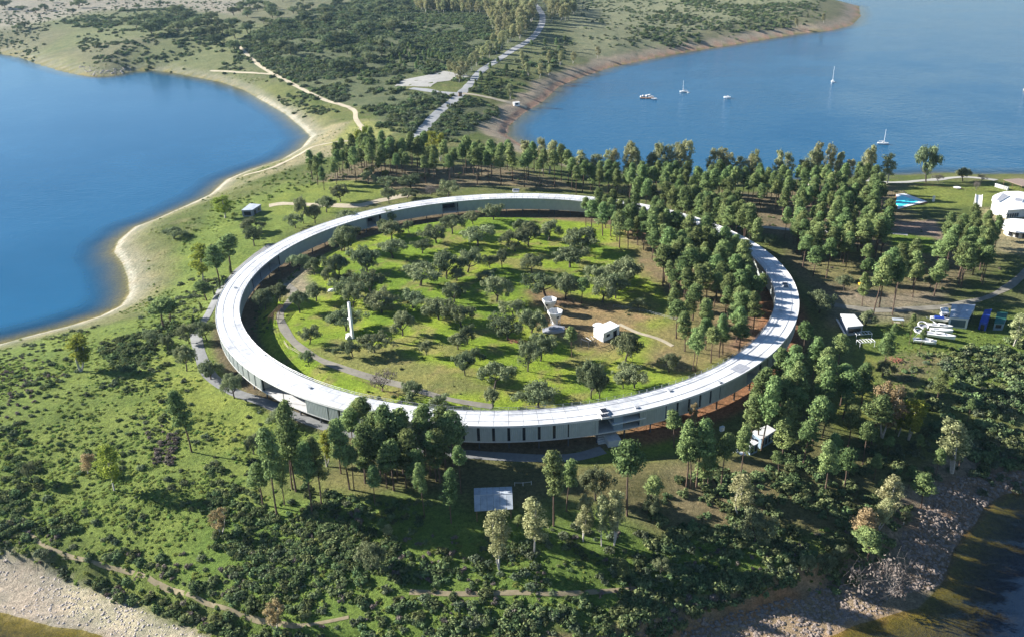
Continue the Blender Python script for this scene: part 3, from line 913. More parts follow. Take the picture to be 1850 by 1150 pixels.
def proto_oak(i, mat='oak', leafk=100, bare=False):
    rng = np.random.default_rng(200 + i)
    Hh, Wd = 6.6, 8.2
    mb = MB(); th = rng.uniform(1.5, 2.1)
    lean = rng.normal(size=2) * .35
    limb(mb, (0, 0, -.4), (lean[0], lean[1], th), .34, .26, .04, rng, 3)
    cen = []; rad = []
    nb = rng.integers(4, 7)
    dirs = []
    for b in range(nb):
        a = 2 * math.pi * (b + rng.uniform(-.3, .3)) / nb; L = Wd * .5 * rng.uniform(.55, .95)
        e = np.array((lean[0] + L * math.cos(a), lean[1] + L * math.sin(a), Hh * rng.uniform(.52, .72)))
        limb(mb, (lean[0], lean[1], th - .1), e, .17, .05, .10, rng, 4)
        dirs.append((e, a))
        m = 7
        for q in range(m):
            off = rng.normal(size=3) * np.array((1.0, 1.0, .55)); c = e + off
            c[2] = min(c[2], Hh - .5)
            cen.append(c); s = rng.uniform(.75, 1.25); rad.append((s, s, s * .75))
            if q % 2 == 0: mb.tube(tuple(e - (0, 0, .3)), tuple(c), .045, .015, 4, False)
    for q in range(12):
        a = rng.uniform(0, 6.28); r = Wd * .3 * math.sqrt(rng.uniform(0, 1))
        cen.append((lean[0] + r * math.cos(a), lean[1] + r * math.sin(a), Hh * rng.uniform(.72, .92))); s = rng.uniform(.8, 1.3); rad.append((s, s, s * .7))
    if bare:
        for (e, a) in dirs:
            for q in range(9):
                c = e + rng.normal(size=3) * np.array((1.2, 1.2, .8)) + (0, 0, .4)
                mb.tube(tuple(e - (0, 0, .4)), tuple(c), .05, .015, 4, False)
                for z in range(5):
                    mb.tube(tuple(c), tuple(c + rng.normal(size=3) * .7), .018, .008, 3, False)
        leafk = 14
    tm = mb.mesh('trunk'); tm.materials.append(M['oakbark'] if not bare else M['twig'])
    return tm, cloud_mesh('crown', [leaf_cloud(cen, rad, leafk, .19, rng, .3)], M[mat])


def proto_euc(i, mat='euc'):
    rng = np.random.default_rng(300 + i)
    Hh = 14.0; mb = MB(); cen = []; rad = []
    ns = [1, 2, 1, 2, 3, 1][i % 6]
    for s_ in range(ns):
        a = rng.uniform(0, 6.28); l = .5 + .9 * (ns > 1)
        top = np.array((l * math.cos(a), l * math.sin(a), Hh * rng.uniform(.85, .97)))
        limb(mb, (.1 * s_, .05 * s_, -.4), top, .19, .04, .03, rng, 6)
        nn = 34 // ns + 5
        for k in range(nn):
            t = (k + .5) / nn; z = Hh * (.30 + .68 * t)
            w = 2.1 * (math.sin(math.pi * (.14 + .78 * t)) ** .8) / (1 + .25 * (ns - 1))
            b = rng.uniform(0, 6.28); r = w * math.sqrt(rng.uniform(.05, 1))
            c = np.array((top[0] * z / Hh + r * math.cos(b), top[1] * z / Hh + r * math.sin(b), z))
            cen.append(c); q = rng.uniform(.52, 1.0); rad.append((q * .85, q * .85, q * 1.15))
            if k % 3 == 0: mb.tube((top[0] * (z - 1.3) / Hh, top[1] * (z - 1.3) / Hh, z - 1.3), tuple(c), .05, .015, 4, False)
    tm = mb.mesh('trunk'); tm.materials.append(M['eucbark'])
    return tm, cloud_mesh('crown', [leaf_cloud(cen, rad, 76, .17, rng, .1)], M[mat])


def proto_cypress(i):
    rng = np.random.default_rng(400 + i); mb = MB(); mb.tube((0, 0, -.3), (0, 0, 5.5), .12, .03)
    cen = [(rng.normal() * .12, rng.normal() * .12, .6 + 5.2 * k / 16) for k in range(17)]
    rad = [(.62 * (1 - .75 * k / 16), .62 * (1 - .75 * k / 16), .5) for k in range(17)]
    tm = mb.mesh('trunk'); tm.materials.append(M['bark'])
    return tm, cloud_mesh('crown', [leaf_cloud(cen, rad, 70, .11, rng, .6)], M['scrub'])


def proto_shrub(i, mat, n=9, k=34, size=.17):
    rng = np.random.default_rng(500 + i); cen = []; rad = []
    for q in range(n):
        a = rng.uniform(0, 6.28); r = .75 * math.sqrt(rng.uniform(0, 1))
        cen.append((r * math.cos(a), r * math.sin(a), rng.uniform(.2, .75) * (1.1 - .5 * r))); s = rng.uniform(.26, .46); rad.append((s, s, s * .85))
    return cloud_mesh('shrub', [leaf_cloud(cen, rad, k, size, rng, .35)], M[mat])


def proto_stone(i, mat):
    rng = np.random.default_rng(600 + i)
    bm = bmesh.new(); bmesh.ops.create_icosphere(bm, subdivisions=1, radius=1)
    for v in bm.verts: v.co *= rng.uniform(.7, 1.15); v.co.z *= .6
    me = bpy.data.meshes.new('stone'); bm.to_mesh(me); bm.free(); me.materials.append(M[mat]); return me


PR = {'pine': [proto_pine(i) for i in range(8)], 'oak': [proto_oak(i) for i in range(8)], 'euc': [proto_euc(i) for i in range(6)],
      'poplar': [proto_euc(i + 10, 'poplar') for i in range(2)], 'tan': [proto_euc(i + 20, 'autumn') for i in range(2)],
      'bare': [proto_oak(i + 30, 'drybush', bare=True) for i in range(2)], 'cypress': [proto_cypress(0)]}
DIM = {'pine': (5.8, 16.0), 'oak': (9.0, 6.6), 'euc': (4.6, 14.0), 'poplar': (4.6, 14.0), 'tan': (4.6, 14.0), 'bare': (9.0, 6.6), 'cypress': (1.3, 6.2)}
NAME = {'pine': 'pine_tree', 'oak': 'holm_oak', 'euc': 'eucalyptus_tree', 'poplar': 'poplar_tree', 'tan': 'tan_leaved_tree', 'bare': 'leafless_tree', 'cypress': 'cypress_tree'}
TREES = []     # kind, x, y, z, width, height, group


def add_tree(kind, x, y, w, h, group, z=None):
    z = float(hz(x, y)) if z is None else z
    if z < WATER - .1: return
    TREES.append((kind, float(x), float(y), z, w, h, group))


def crop(kind, ox, oy, sc, L, group):
    for (fx, fy, w, top) in L:
        px, py = ox + fx / sc, oy + fy / sc
        x, y, z = G(px, py)
        m = mpp(x, y, z)
        hd = math.hypot(x - CAM[0], y - CAM[1]); cosd = hd / math.hypot(hd, z - CAM[2])
        h = (fy - top) / sc * m / max(cosd, .3)
        wm = max(w / sc * m, 1.0) * (.95 if kind == 'oak' else 1.0)
        h = max((h - .12 * wm) * 1.05, 1.5) if kind in ('oak', 'bare') else max(h, 1.5)
        add_tree(kind, x, y, wm, h, group)


OG = 'holm oaks on the meadow inside the ring'
crop('oak', 600, 380, 2.948, [(50, 215, 120, 80), (88, 215, 110, 80), (325, 255, 150, 150), (185, 320, 140, 190), (555, 175, 150, 65), (640, 125, 130, 15), (775, 190, 170, 80), (750, 75, 90, 0), (860, 50, 110, -40),
    (1045, 190, 130, 60), (1000, 130, 90, 45), (1150, 160, 130, 45), (975, 220, 140, 110), (1332, 215, 180, 80), (480, 230, 110, 150), (720, 330, 150, 200), (610, 365, 170, 210), (470, 400, 210, 270), (905, 305, 75, 210),
    (840, 305, 80, 235), (1065, 335, 120, 230), (1267, 305, 190, 195), (205, 435, 150, 320), (100, 400, 140, 330), (665, 375, 110, 300), (875, 485, 140, 345), (1140, 455, 200, 320), (1245, 475, 130, 330),
    (1440, 490, 170, 350), (1570, 400, 160, 250), (1470, 380, 150, 290), (655, 490, 130, 380), (830, 360, 120, 305), (265, 545, 170, 420), (430, 520, 150, 420), (570, 580, 170, 460), (690, 620, 160, 490),
    (375, 665, 130, 530), (75, 640, 170, 520), (90, 490, 150, 360), (720, 710, 90, 600), (670, 740, 100, 650), (1060, 650, 150, 525), (935, 690, 180, 560), (965, 560, 140, 470), (225, 755, 170, 650), (112, 780, 100, 690),
    (505, 770, 60, 690), (1108, 800, 150, 665), (1043, 855, 120, 690), (708, 878, 110, 750), (750, 815, 110, 730), (864, 945, 170, 810), (858, 1050, 90, 940), (1100, 1050, 220, 920), (1380, 1000, 130, 800), (1425, 1000, 100, 860),
    (1550, 945, 110, 850), (1610, 945, 150, 830), (1562, 800, 150, 650), (1795, 860, 110, 750), (420, 1025, 120, 900), (570, 1060, 120, 970), (410, 120, 60, 50), (315, 155, 110, 60), (1630, 520, 90, 460), (20, 350, 110, 230),
    (1395, 430, 120, 300), (1510, 470, 130, 330)], OG)
crop('bare', 600, 380, 2.948, [(268, 960, 140, 850)], 'leafless trees')
crop('oak', 380, 400, 5.75, [(920, 510, 200, 335), (1085, 555, 150, 370), (1385, 305, 160, 150), (1235, 665, 160, 470), (1630, 510, 170, 380), (720, 830, 200, 640), (575, 915, 200, 690), (1105, 830, 230, 640), (930, 950, 200, 720),
    (1660, 730, 220, 510), (1340, 560, 200, 350), (1400, 210, 240, 30), (1480, 900, 200, 640)], OG)
crop('oak', 380, 560, 5.75, [(1030, 350, 200, 160), (1030, 580, 130, 420), (1300, 480, 60, 390)], OG)
crop('oak', 0, 380, 2.948, [(1575, 95, 90, 20), (1355, 190, 100, 90), (1340, 120, 120, 40), (925, 150, 110, 90), (830, 720, 90, 640), (893, 745, 60, 670), (1010, 710, 80, 610), (1105, 690, 100, 580), (995, 855, 110, 720), (1125, 900, 130, 800),
    (1250, 1000, 110, 870), (1500, 1140, 130, 1060)], 'oaks on the slope left of the ring')
crop('oak', 0, 760, 2.948, [(172, 325, 60, 235), (1350, 175, 90, 70)], 'oaks on the slope left of the ring')
crop('oak', 540, 230, 5.44, [(50, 945, 130, 690), (160, 945, 150, 760), (270, 835, 170, 670), (410, 735, 170, 560), (885, 750, 130, 590), (680, 560, 160, 420), (1100, 600, 230, 450), (920, 600, 200, 460), (1060, 700, 200, 590), (1470, 690, 230, 510),
    (1230, 510, 100, 440), (500, 1010, 220, 810), (900, 980, 160, 800), (920, 1090, 190, 920), (850, 1060, 150, 900)], 'oaks behind the ring')
crop('bare', 540, 230, 5.44, [(1290, 660, 150, 560)], 'leafless trees')
crop('oak', 1230, 380, 2.948, [(735, 545, 130, 430), (980, 610, 90, 530), (870, 430, 90, 345), (1325, 415, 60, 350), (470, 190, 50, 130), (1070, 880, 100, 800)], 'oaks among the pines right of the ring')
crop('oak', 600, 760, 2.948, [(1400, 420, 150, 260), (205, 790, 150, 660), (1700, 500, 110, 400)], 'oaks below the ring')
crop('oak', 1140, 900, 4.6, [(1010, 380, 270, 150), (1460, 640, 120, 480), (1620, 650, 130, 480), (240, 620, 120, 500), (1740, 500, 110, 400)], 'oaks below the ring')
PG = 'pines in the grove below the ring'
crop('pine', 430, 720, 4.6, [(325, 965, 230, 300), (205, 885, 180, 560), (385, 880, 120, 480), (478, 765, 230, 100), (455, 745, 190, 240), (612, 950, 190, 420), (695, 880, 190, 360), (925, 755, 200, 220), (968, 755, 140, 420), (1230, 680, 220, 260),
    (1185, 670, 190, 400), (1140, 870, 130, 560), (1325, 665, 170, 380), (1275, 590, 190, 70), (1548, 990, 120, 560), (1770, 1030, 160, 620), (1400, 740, 160, 420), (1680, 690, 220, 290), (1600, 640, 200, 280), (1790, 560, 230, 130), (1560, 540, 220, 60),
    (1180, 560, 230, 140), (1400, 600, 190, 270), (1500, 760, 190, 420), (1060, 700, 170, 420), (1240, 745, 150, 420), (860, 620, 170, 210), (1700, 480, 230, 90)], PG)
crop('pine', 1180, 640, 4.792, [(285, 1150, 200, 620), (320, 1160, 190, 760), (375, 1145, 230, 600), (435, 1155, 160, 860), (475, 1140, 140, 840), (585, 1150, 170, 720), (760, 1090, 150, 650), (940, 830, 200, 220), (835, 800, 200, 380), (1210, 565, 190, 90),
    (1110, 640, 220, 230), (890, 600, 220, 130), (1425, 500, 150, 160), (1460, 440, 180, 40), (1650, 560, 230, 180), (1300, 965, 190, 580), (1085, 1030, 140, 850), (1120, 900, 210, 570), (180, 800, 170, 500), (1000, 600, 200, 230), (1200, 640, 210, 300),
    (900, 780, 190, 400), (1640, 980, 150, 830), (1560, 900, 120, 700)], 'pines around the white house')
crop('pine', 600, 760, 2.948, [(1180, 555, 150, 190), (1250, 480, 110, 230), (1570, 500, 180, 140), (1690, 490, 110, 310), (685, 385, 80, 140), (1550, 850, 80, 750), (275, 600, 60, 520), (118, 590, 40, 530), (990, 560, 60, 500)], PG)
crop('pine', 1500, 820, 3.486, [(565, 340, 140, 150), (230, 700, 190, 500)], 'pines by the right hand shore')
crop('pine', 1490, 520, 5.11, [(530, 810, 160, 430), (620, 470, 60, 330), (870, 615, 60, 380), (775, 520, 70, 260)], 'pines in front of the boat yard')
crop('pine', 0, 380, 2.948, [(870, 625, 150, 480), (910, 600, 110, 490), (1230, 330, 150, 130), (1170, 400, 110, 200), (1100, 480, 110, 380)], 'pines on the slope left of the ring')
crop('pine', 0, 760, 2.948, [(1020, 165, 120, -140)], 'pines on the slope left of the ring')
crop('pine', 600, 380, 2.948, [(1275, 780, 80, 615), (1330, 495, 80, 360)], 'pines inside the ring')
crop('pine', 1230, 380, 2.948, [(65, 855, 80, 630), (78, 862, 80, 610), (205, 780, 80, 560), (222, 765, 80, 600), (120, 700, 80, 480), (385, 660, 90, 440), (40, 600, 90, 470)], 'pines inside the ring')
crop('pine', 540, 230, 5.44, [(190, 570, 170, 290), (250, 620, 150, 390), (370, 560, 130, 330), (435, 480, 150, 230), (480, 500, 110, 350), (615, 385, 110, 110), (735, 450, 160, 120), (780, 470, 110, 300), (900, 440, 140, 110), (1015, 445, 130, 120), (1110, 400, 110, 120),
    (1185, 390, 90, 100), (670, 420, 130, 110), (850, 430, 130, 140), (960, 470, 130, 280), (130, 520, 140, 330)], 'pine belt behind the ring')
crop('pine', 1300, 400, 5.75, [(1110, 590, 150, 190), (975, 570, 190, 270), (1260, 400, 120, 190), (1315, 470, 130, 200), (1480, 880, 130, 560), (1600, 965, 200, 400), (1650, 890, 200, 370), (1790, 970, 160, 420), (1480, 320, 190, 20), (1700, 250, 180, 10), (1480, 540, 130, 250),
    (860, 480, 170, 150), (960, 440, 200, 120), (800, 330, 190, 20), (1490, 720, 130, 400)], 'pines right of the ring')
crop('euc', 600, 760, 2.948, [(1075, 700, 150, 455), (890, 790, 140, 535), (1335, 640, 110, 435), (1435, 665, 90, 425), (1502, 660, 120, 385), (305, 615, 50, 555)], 'pale eucalypts below the metal roofed shed')
crop('euc', 1500, 820, 3.486, [(340, 430, 160, 185), (300, 480, 110, 300), (460, 440, 70, 370)], 'eucalypts by the right hand shore')
crop('euc', 1230, 760, 2.948, [(1440, 275, 150, 25), (305, 500, 130, 300)], 'eucalypts by the right hand shore')
crop('tan', 1500, 820, 3.486, [(200, 540, 150, 370)], 'tan leaved trees')
crop('tan', 1500, 640, 5.229, [(490, 780, 250, 335)], 'tan leaved trees')
crop('tan', 1180, 640, 4.792, [(340, 640, 90, 430)], 'tan leaved trees')
crop('tan', 0, 760, 2.948, [(1470, 1115, 90, 985), (1180, 600, 80, 480), (470, 280, 80, 190)], 'tan leaved trees')
crop('poplar', 1500, 640, 5.229, [(740, 805, 220, 430), (640, 770, 140, 480)], 'yellow green poplars')
crop('poplar', 0, 760, 2.948, [(610, 372, 125, 165)], 'yellow green poplars')
crop('poplar', 0, 380, 2.948, [(1080, 380, 120, 200), (430, 855, 140, 700), (1200, 40, 110, -70)], 'yellow green poplars')
crop('poplar', 540, 230, 5.44, [(590, 300, 130, 50), (690, 280, 120, 0), (1330, 300, 150, 50), (1390, 330, 120, 80), (690, 460, 110, 390), (840, 480, 100, 420)], 'yellow green poplars')
crop('poplar', 430, 720, 4.6, [(740, 560, 150, 300)], 'yellow green poplars')
crop('euc', 1490, 520, 5.11, [(1740, 530, 140, 270)], 'small trees by the boat yard')
crop('bare', 1500, 820, 3.486, [(360, 910, 280, 690)], 'leafless trees')
crop('bare', 1500, 300, 5.229, [(1025, 155, 90, 75), (1420, 145, 80, 75), (1375, 235, 60, 150)], 'leafless trees')
crop('oak', 1500, 300, 5.229, [(905, 158, 190, -150), (1250, 150, 120, 25)], 'trees on the lawn by the lake')
crop('cypress', 0, 380, 2.948, [(1072, 535, 22, 490), (1035, 612, 22, 562), (1190, 402, 18, 345), (1142, 452, 16, 400), (1172, 420, 16, 370), (1230, 340, 18, 290)], 'narrow cypresses along the ring road')
# shore eucalypts behind the pine belt
EG = 'pale eucalypts along the far shore behind the pine belt'
for (px, top) in [(1189, 265), (1207, 267), (1222, 262), (1236, 258), (1285, 274), (1300, 272), (1310, 278), (1331, 287), (1351, 283), (1363, 275), (1404, 276), (1424, 281), (1445, 291), (1458, 275), (1469, 264), (1492, 267), (1509, 280), (952, 254), (978, 253),
                  (992, 258), (1051, 275), (1095, 274), (1108, 272), (1132, 259), (1154, 267), (1180, 263), (1080, 281), (1555, 274), (1572, 270), (1600, 284), (1525, 292), (1060, 290), (1170, 280)]:
    fy = float(np.interp(px, [940, 1000, 1150, 1400, 1640], [300, 316, 328, 336, 331]))
    crop('euc', 0, 0, 1.0, [(px + random.uniform(-3, 3), fy, random.uniform(19, 28), top)], EG)


def poly_scatter(P, n, mind, zc=-2.0, seed=0, cond=None):
    W = pxpoly(P, zc); rng = np.random.default_rng(seed)
    xs = [p[0] for p in W]; ys = [p[1] for p in W]
    out = []; tries = 0
    while len(out) < n and tries < 60:
        tries += 1
        x = rng.uniform(min(xs), max(xs), 400); y = rng.uniform(min(ys), max(ys), 400)
        ok = inside(x, y, W)
        if cond is not None: ok &= cond(x, y)
        for a, b in zip(x[ok], y[ok]):
            if all((a - c) ** 2 + (b - d) ** 2 > mind * mind for c, d in out):
                out.append((a, b))
                if len(out) >= n: break
    return out


def off_road(x, y, m=1.5):
    ok = np.ones(np.shape(x), bool)
    for S, w in ROADS:
        sel = (x > S[:, 0].min() - 20) & (x < S[:, 0].max() + 20) & (y > S[:, 1].min() - 20) & (y < S[:, 1].max() + 20)
        if not sel.any(): continue
        xs = x[sel]; ys = y[sel]; d = np.full(xs.shape, 1e9)
        for p in S[::2]: d = np.minimum(d, (xs - p[0]) ** 2 + (ys - p[1]) ** 2)
        o = np.sqrt(d) > w / 2 + m; t = ok[sel]; t &= o; ok[sel] = t
    return ok


def off_ring(x, y, a=89, b=104): r = np.hypot(x, y); return (r < a) | (r > b)


def clear_pool(x, y):
    px, py = proj(x, y, np.full(np.shape(x), -2.0)); return ~((px > 1590) & (px < 1700) & (py < 436))


FREE = lambda x, y: off_ring(x, y) & off_road(x, y, 1.0) & clear_pool(x, y)
for (P, n, md, h0, h1, grp, sd_) in [
    ([(560, 318), (640, 292), (760, 288), (880, 296), (960, 306), (1040, 326), (1040, 342), (900, 340), (800, 336), (700, 330), (600, 335)], 60, 4.5, 14, 20, 'pine belt behind the ring', 1),
    ([(1020, 330), (1100, 336), (1300, 345), (1330, 360), (1330, 385), (1200, 372), (1040, 352)], 52, 4.5, 13, 18, 'pine belt behind the ring', 2),
    ([(1330, 345), (1640, 342), (1640, 372), (1560, 392), (1340, 392)], 46, 5.0, 13, 17, 'pines behind the ring on the right', 3),
    ([(1440, 418), (1560, 405), (1610, 425), (1600, 470), (1500, 480), (1430, 450)], 26, 5.0, 13, 17, 'pines right of the ring', 4),
    ([(1690, 470), (1740, 430), (1800, 440), (1800, 480), (1770, 515), (1700, 525)], 22, 4.5, 13, 17, 'pines in the grove near the white dome', 5),
    ([(1060, 398), (1180, 402), (1325, 412), (1335, 452), (1375, 520), (1380, 560), (1345, 612), (1325, 600), (1285, 570), (1225, 560), (1195, 525), (1185, 480), (1120, 455), (1050, 418)], 105, 3.6, 12, 17, 'pines inside the ring', 6),
    ([(950, 384), (1060, 386), (1200, 396), (1325, 412), (1360, 450), (1385, 500), (1372, 500), (1330, 440), (1180, 408), (1060, 399), (955, 394)], 34, 3.2, 15, 18.5, 'pines inside the ring', 21),
    ([(1400, 385), (1560, 380), (1680, 392), (1690, 425), (1600, 420), (1600, 470), (1480, 490), (1420, 450)], 40, 4.5, 13, 17, 'pines right of the ring', 22),
    ([(1340, 655), (1450, 640), (1530, 680), (1600, 760), (1570, 860), (1440, 880), (1400, 820), (1420, 770), (1350, 740)], 26, 5.0, 10, 16, 'pines around the white house', 23),
    ([(640, 810), (800, 830), (830, 870), (760, 900), (640, 880)], 12, 5.0, 13, 17, 'pines in the grove below the ring', 24),
    ([(1640, 700), (1760, 720), (1740, 820), (1640, 880), (1560, 920), (1580, 820)], 12, 8.0, 6, 11, 'pines by the right hand shore', 25),
    ([(1225, 402), (1330, 408), (1362, 450), (1372, 478), (1330, 470), (1240, 425)], 22, 3.0, 14, 17, 'pines inside the ring', 26),
    ([(1640, 485), (1790, 480), (1800, 520), (1740, 540), (1640, 548), (1560, 545)], 13, 6.0, 12, 16, 'pines beside the marina road', 27),
    ([(1200, 520), (1290, 570), (1350, 600), (1340, 650), (1270, 668), (1225, 640)], 16, 5.5, 10, 15, 'pines inside the ring', 28)]:
    for (x, y) in poly_scatter(P, n, md, -1.0, sd_, FREE):
        h = random.uniform(h0, h1)
        add_tree('pine', x, y, h * random.uniform(.36, .50), h, grp)
# far oaks on the hill across the neck
FG = 'scattered oaks on the far hillside'
for (a, b, w) in [(38, 62, 70), (160, 80, 40), (265, 100, 50), (330, 80, 60), (570, 60, 75), (530, 105, 50), (895, 85, 36), (1000, 70, 46), (1165, 45, 46), (1215, 40, 34), (380, 20, 30), (300, 14, 30), (635, 300, 36), (700, 350, 60), (850, 396, 30), (185, 208, 60), (125, 230, 55),
                  (1280, 110, 90), (1355, 150, 80), (1430, 190, 80), (1530, 150, 80), (1510, 190, 70), (1290, 240, 100), (1170, 220, 110), (1100, 260, 120), (1460, 262, 80), (1540, 262, 90), (1580, 330, 95), (1615, 240, 70), (1700, 205, 90), (1710, 280, 90), (1705, 370, 95), (1800, 240, 90),
                  (1810, 60, 80), (1700, 115, 80), (930, 180, 70), (1000, 210, 80), (1590, 190, 80), (1380, 230, 80), (1230, 150, 70), (1050, 160, 80)]:
    px, py = a / 4.02, b / 4.02; x, y, z = G(px, py); m = mpp(x, y, z)
    add_tree('oak', x, y, w / 4.02 * m, w / 4.02 * m * .72, FG)
for (x, y) in poly_scatter([(430, 20), (560, -10), (740, -10), (745, 60), (730, 120), (640, 130), (560, 125), (470, 110), (440, 60)], 120, 11, 2, 11, lambda x, y: off_road(x, y, 4)):
    w = random.uniform(9, 15); add_tree('oak', x, y, w, w * .75, 'oaks of the dense wood on the far hillside')
for (x, y) in poly_scatter([(735, -10), (1035, -12), (1040, 45), (985, 60), (940, 80), (905, 95), (880, 45), (760, 35)], 620, 6.0, 2, 12, lambda x, y: off_road(x, y, 6)):
    h = random.uniform(13, 20); add_tree('euc', x, y, h * .52, h, 'eucalypt plantation at the top of the road')
for (px, py) in [(905, 98), (892, 105), (880, 112), (870, 120), (860, 128), (852, 137), (845, 145), (898, 88), (886, 96), (874, 106), (915, 84), (838, 150), (832, 140), (843, 128), (925, 78), (935, 74), (950, 60), (960, 50)]:
    x, y, z = G(px, py); add_tree('euc', x - 4, y, 7, random.uniform(11, 15), 'eucalypts lining the left side of the road')
for (px, py) in [(948, 130), (955, 138), (975, 140), (992, 137), (922, 180), (1012, 118), (1035, 115), (1080, 105), (945, 118), (1488, 42), (1440, 50), (990, 118), (812, 135)]:
    x, y, z = G(px, py); add_tree('euc', x, y, 6, random.uniform(9, 13), 'eucalypts by the far shore of the right lake')
for (px, py) in [(905, 165), (890, 150), (885, 135), (900, 125), (915, 140), (960, 95), (985, 92), (1005, 90), (870, 155), (860, 165), (1020, 84)]:
    x, y, z = G(px, py); add_tree('pine', x, y, 8, random.uniform(9, 12), 'pines beside the far road')
for (x, y) in poly_scatter([(660, 95), (760, 100), (800, 115), (805, 128), (760, 135), (735, 150), (700, 130), (660, 120)], 34, 6, -2, 13):
    add_tree('pine', x, y, 6, random.uniform(7, 10), 'young pines beside the parking area')
# ------------------------------------------------------------------ labels from landmarks
LM = [(636, 600, 'the white mast'), (997, 560, 'the twin white towers'), (1095, 600, 'the white meadow shed'), (454, 380, 'the small grey pavilion'), (890, 900, 'the metal roofed shed'), (1375, 790, 'the white house'),
      (1540, 585, 'the grey cabin'), (1730, 570, 'the boat workshop'), (1680, 610, 'the boats on land'), (1640, 360, 'the turquoise pool'), (1820, 365, 'the white clubhouse'), (1835, 410, 'the white dome'), (1092, 742, 'the ring entrance'), (510, 700, 'the open ring terrace'),
      (932, 345, 'the rear roof skylight'), (1419, 517, 'the right roof skylights'), (745, 250, 'the near road end'), (832, 171, 'the road junction'), (785, 145, 'the parking area'), (945, 192, 'the shore kiosk'), (972, 60, 'the far road bend'),
      (1550, 25, 'the far sand spit'), (643, 200, 'the dirt track fork'), (562, 247, 'the left lake tip'), (232, 500, 'the left lake cove'), (205, 138, 'the rocky far point'), (367, 640, 'the ring road bend'), (506, 575, 'the wooden climbing frame'),
      (498, 1120, 'the footpath bend'), (40, 950, 'the upper footpath end'), (1640, 1100, 'the stony right point'), (1758, 945, 'the stony right bay'), (915, 245, 'the right lake corner'), (1236, 165, 'the left yacht'), (1594, 258, 'the nearest yacht'),
      (1320, 430, 'the ring roof gap'), (1240, 690, 'the lower right ring'), (870, 740, 'the lower ring rim'), (700, 720, 'the lower left ring'), (600, 400, 'the upper left ring'), (760, 370, 'the rear ring'), (440, 540, 'the left ring curve'), (1400, 560, 'the right ring curve'),
      (1120, 400, 'the pine meadow edge'), (1240, 500, 'the inner pine grove'), (850, 440, 'the upper meadow'), (720, 480, 'the left meadow middle'), (850, 560, 'the meadow centre'), (1000, 470, 'the upper right meadow'), (1180, 560, 'the inner fence line'),
      (900, 660, 'the lower meadow'), (1650, 455, 'the lawn clearing'), (1650, 420, 'the sports court'), (1450, 400, 'the pool road'), (1480, 330, 'the eucalypt shore'), (1250, 330, 'the middle belt shore'), (1050, 320, 'the left belt shore'),
      (560, 20, 'the far wooded slope'), (650, 60, 'the far wood centre'), (480, 60, 'the far wood edge'), (720, 20, 'the far wood top'), (820, 20, 'the plantation left end'), (920, 20, 'the plantation middle'), (1020, 20, 'the plantation right end'),
      (90, 20, 'the far left field'), (330, 40, 'the far green glade'), (420, 80, 'the track top'), (260, 40, 'the far middle field'), (600, 850, 'the lower left grove'), (760, 850, 'the lower middle grove'), (1270, 860, 'the bare trunk clearing'), (1560, 740, 'the right grass strip')]
ORD = ['nearest', 'second nearest', 'third nearest', 'fourth nearest', 'fifth nearest', 'sixth nearest', 'seventh nearest', 'eighth nearest', 'ninth nearest', 'tenth nearest', 'eleventh nearest', 'twelfth nearest'] + ['%d%s nearest' % (k, {1: 'st', 2: 'nd', 3: 'rd'}.get(k % 10 if k > 20 else 0, 'th')) for k in range(13, 80)]
KW = {'pine': 'pine', 'oak': 'holm oak', 'euc': 'pale eucalyptus', 'poplar': 'yellow green poplar', 'tan': 'tan leaved tree', 'bare': 'leafless grey tree', 'cypress': 'narrow dark cypress'}
CATW = {'pine': 'pine tree', 'oak': 'oak tree', 'euc': 'eucalyptus tree', 'poplar': 'poplar tree', 'tan': 'tree', 'bare': 'bare tree', 'cypress': 'cypress'}
SIZEW = {'pine': ('short green', 'green', 'tall green'), 'oak': ('small dark green', 'round dark green', 'broad dark green'), 'euc': ('short', 'slender', 'tall'), 'poplar': ('small', 'leafy', 'tall'), 'tan': ('small', 'slender', 'large'), 'bare': ('small', 'spreading', 'large'), 'cypress': ('small', 'upright', 'tall')}
SZ = {'pine': (11, 15.5), 'oak': (6, 9.5), 'euc': (10, 15), 'poplar': (8, 13), 'tan': (6, 12), 'bare': (5, 9), 'cypress': (4, 7)}
keyed = {}
lim = {}
order = sorted(range(len(TREES)), key=lambda i: (TREES[i][1] - CAM[0]) ** 2 + (TREES[i][2] - CAM[1]) ** 2)
KEEP = []
for i in order:
    k = TREES[i][0]; lim[k] = lim.get(k, 0) + 1
    if lim[k] <= 300: KEEP.append(i)
EXTRA = [i for i in order if i not in set(KEEP)]
for i in KEEP:
    k, x, y, z, w, h, grp = TREES[i]
    px, py = proj(x, y, z)
    j = min(range(len(LM)), key=lambda q: (LM[q][0] - px) ** 2 + ((LM[q][1] - py) * 1.6) ** 2)
    dx = px - LM[j][0]; dy = (py - LM[j][1]) * 1.6
    rel = ('right of' if dx > 0 else 'left of') if abs(dx) > abs(dy) else ('in front of' if dy > 0 else 'behind')
    keyed.setdefault((k, j, rel), []).append((dx * dx + dy * dy, i))
LAB = {}
for (k, j, rel), L in keyed.items():
    L.sort()
    for q, (d, i) in enumerate(L):
        dim = TREES[i][5] if k in ('pine', 'euc', 'poplar', 'tan', 'cypress') else TREES[i][4]
        lo, hi = SZ[k]; ad = SIZEW[k][0 if dim < lo else (2 if dim > hi else 1)]
        tail = '' if len(L) == 1 else ', %s there' % ORD[q]
        LAB[i] = '%s %s %s %s%s' % (ad, KW[k], rel, LM[j][2], tail)
cnt = {}
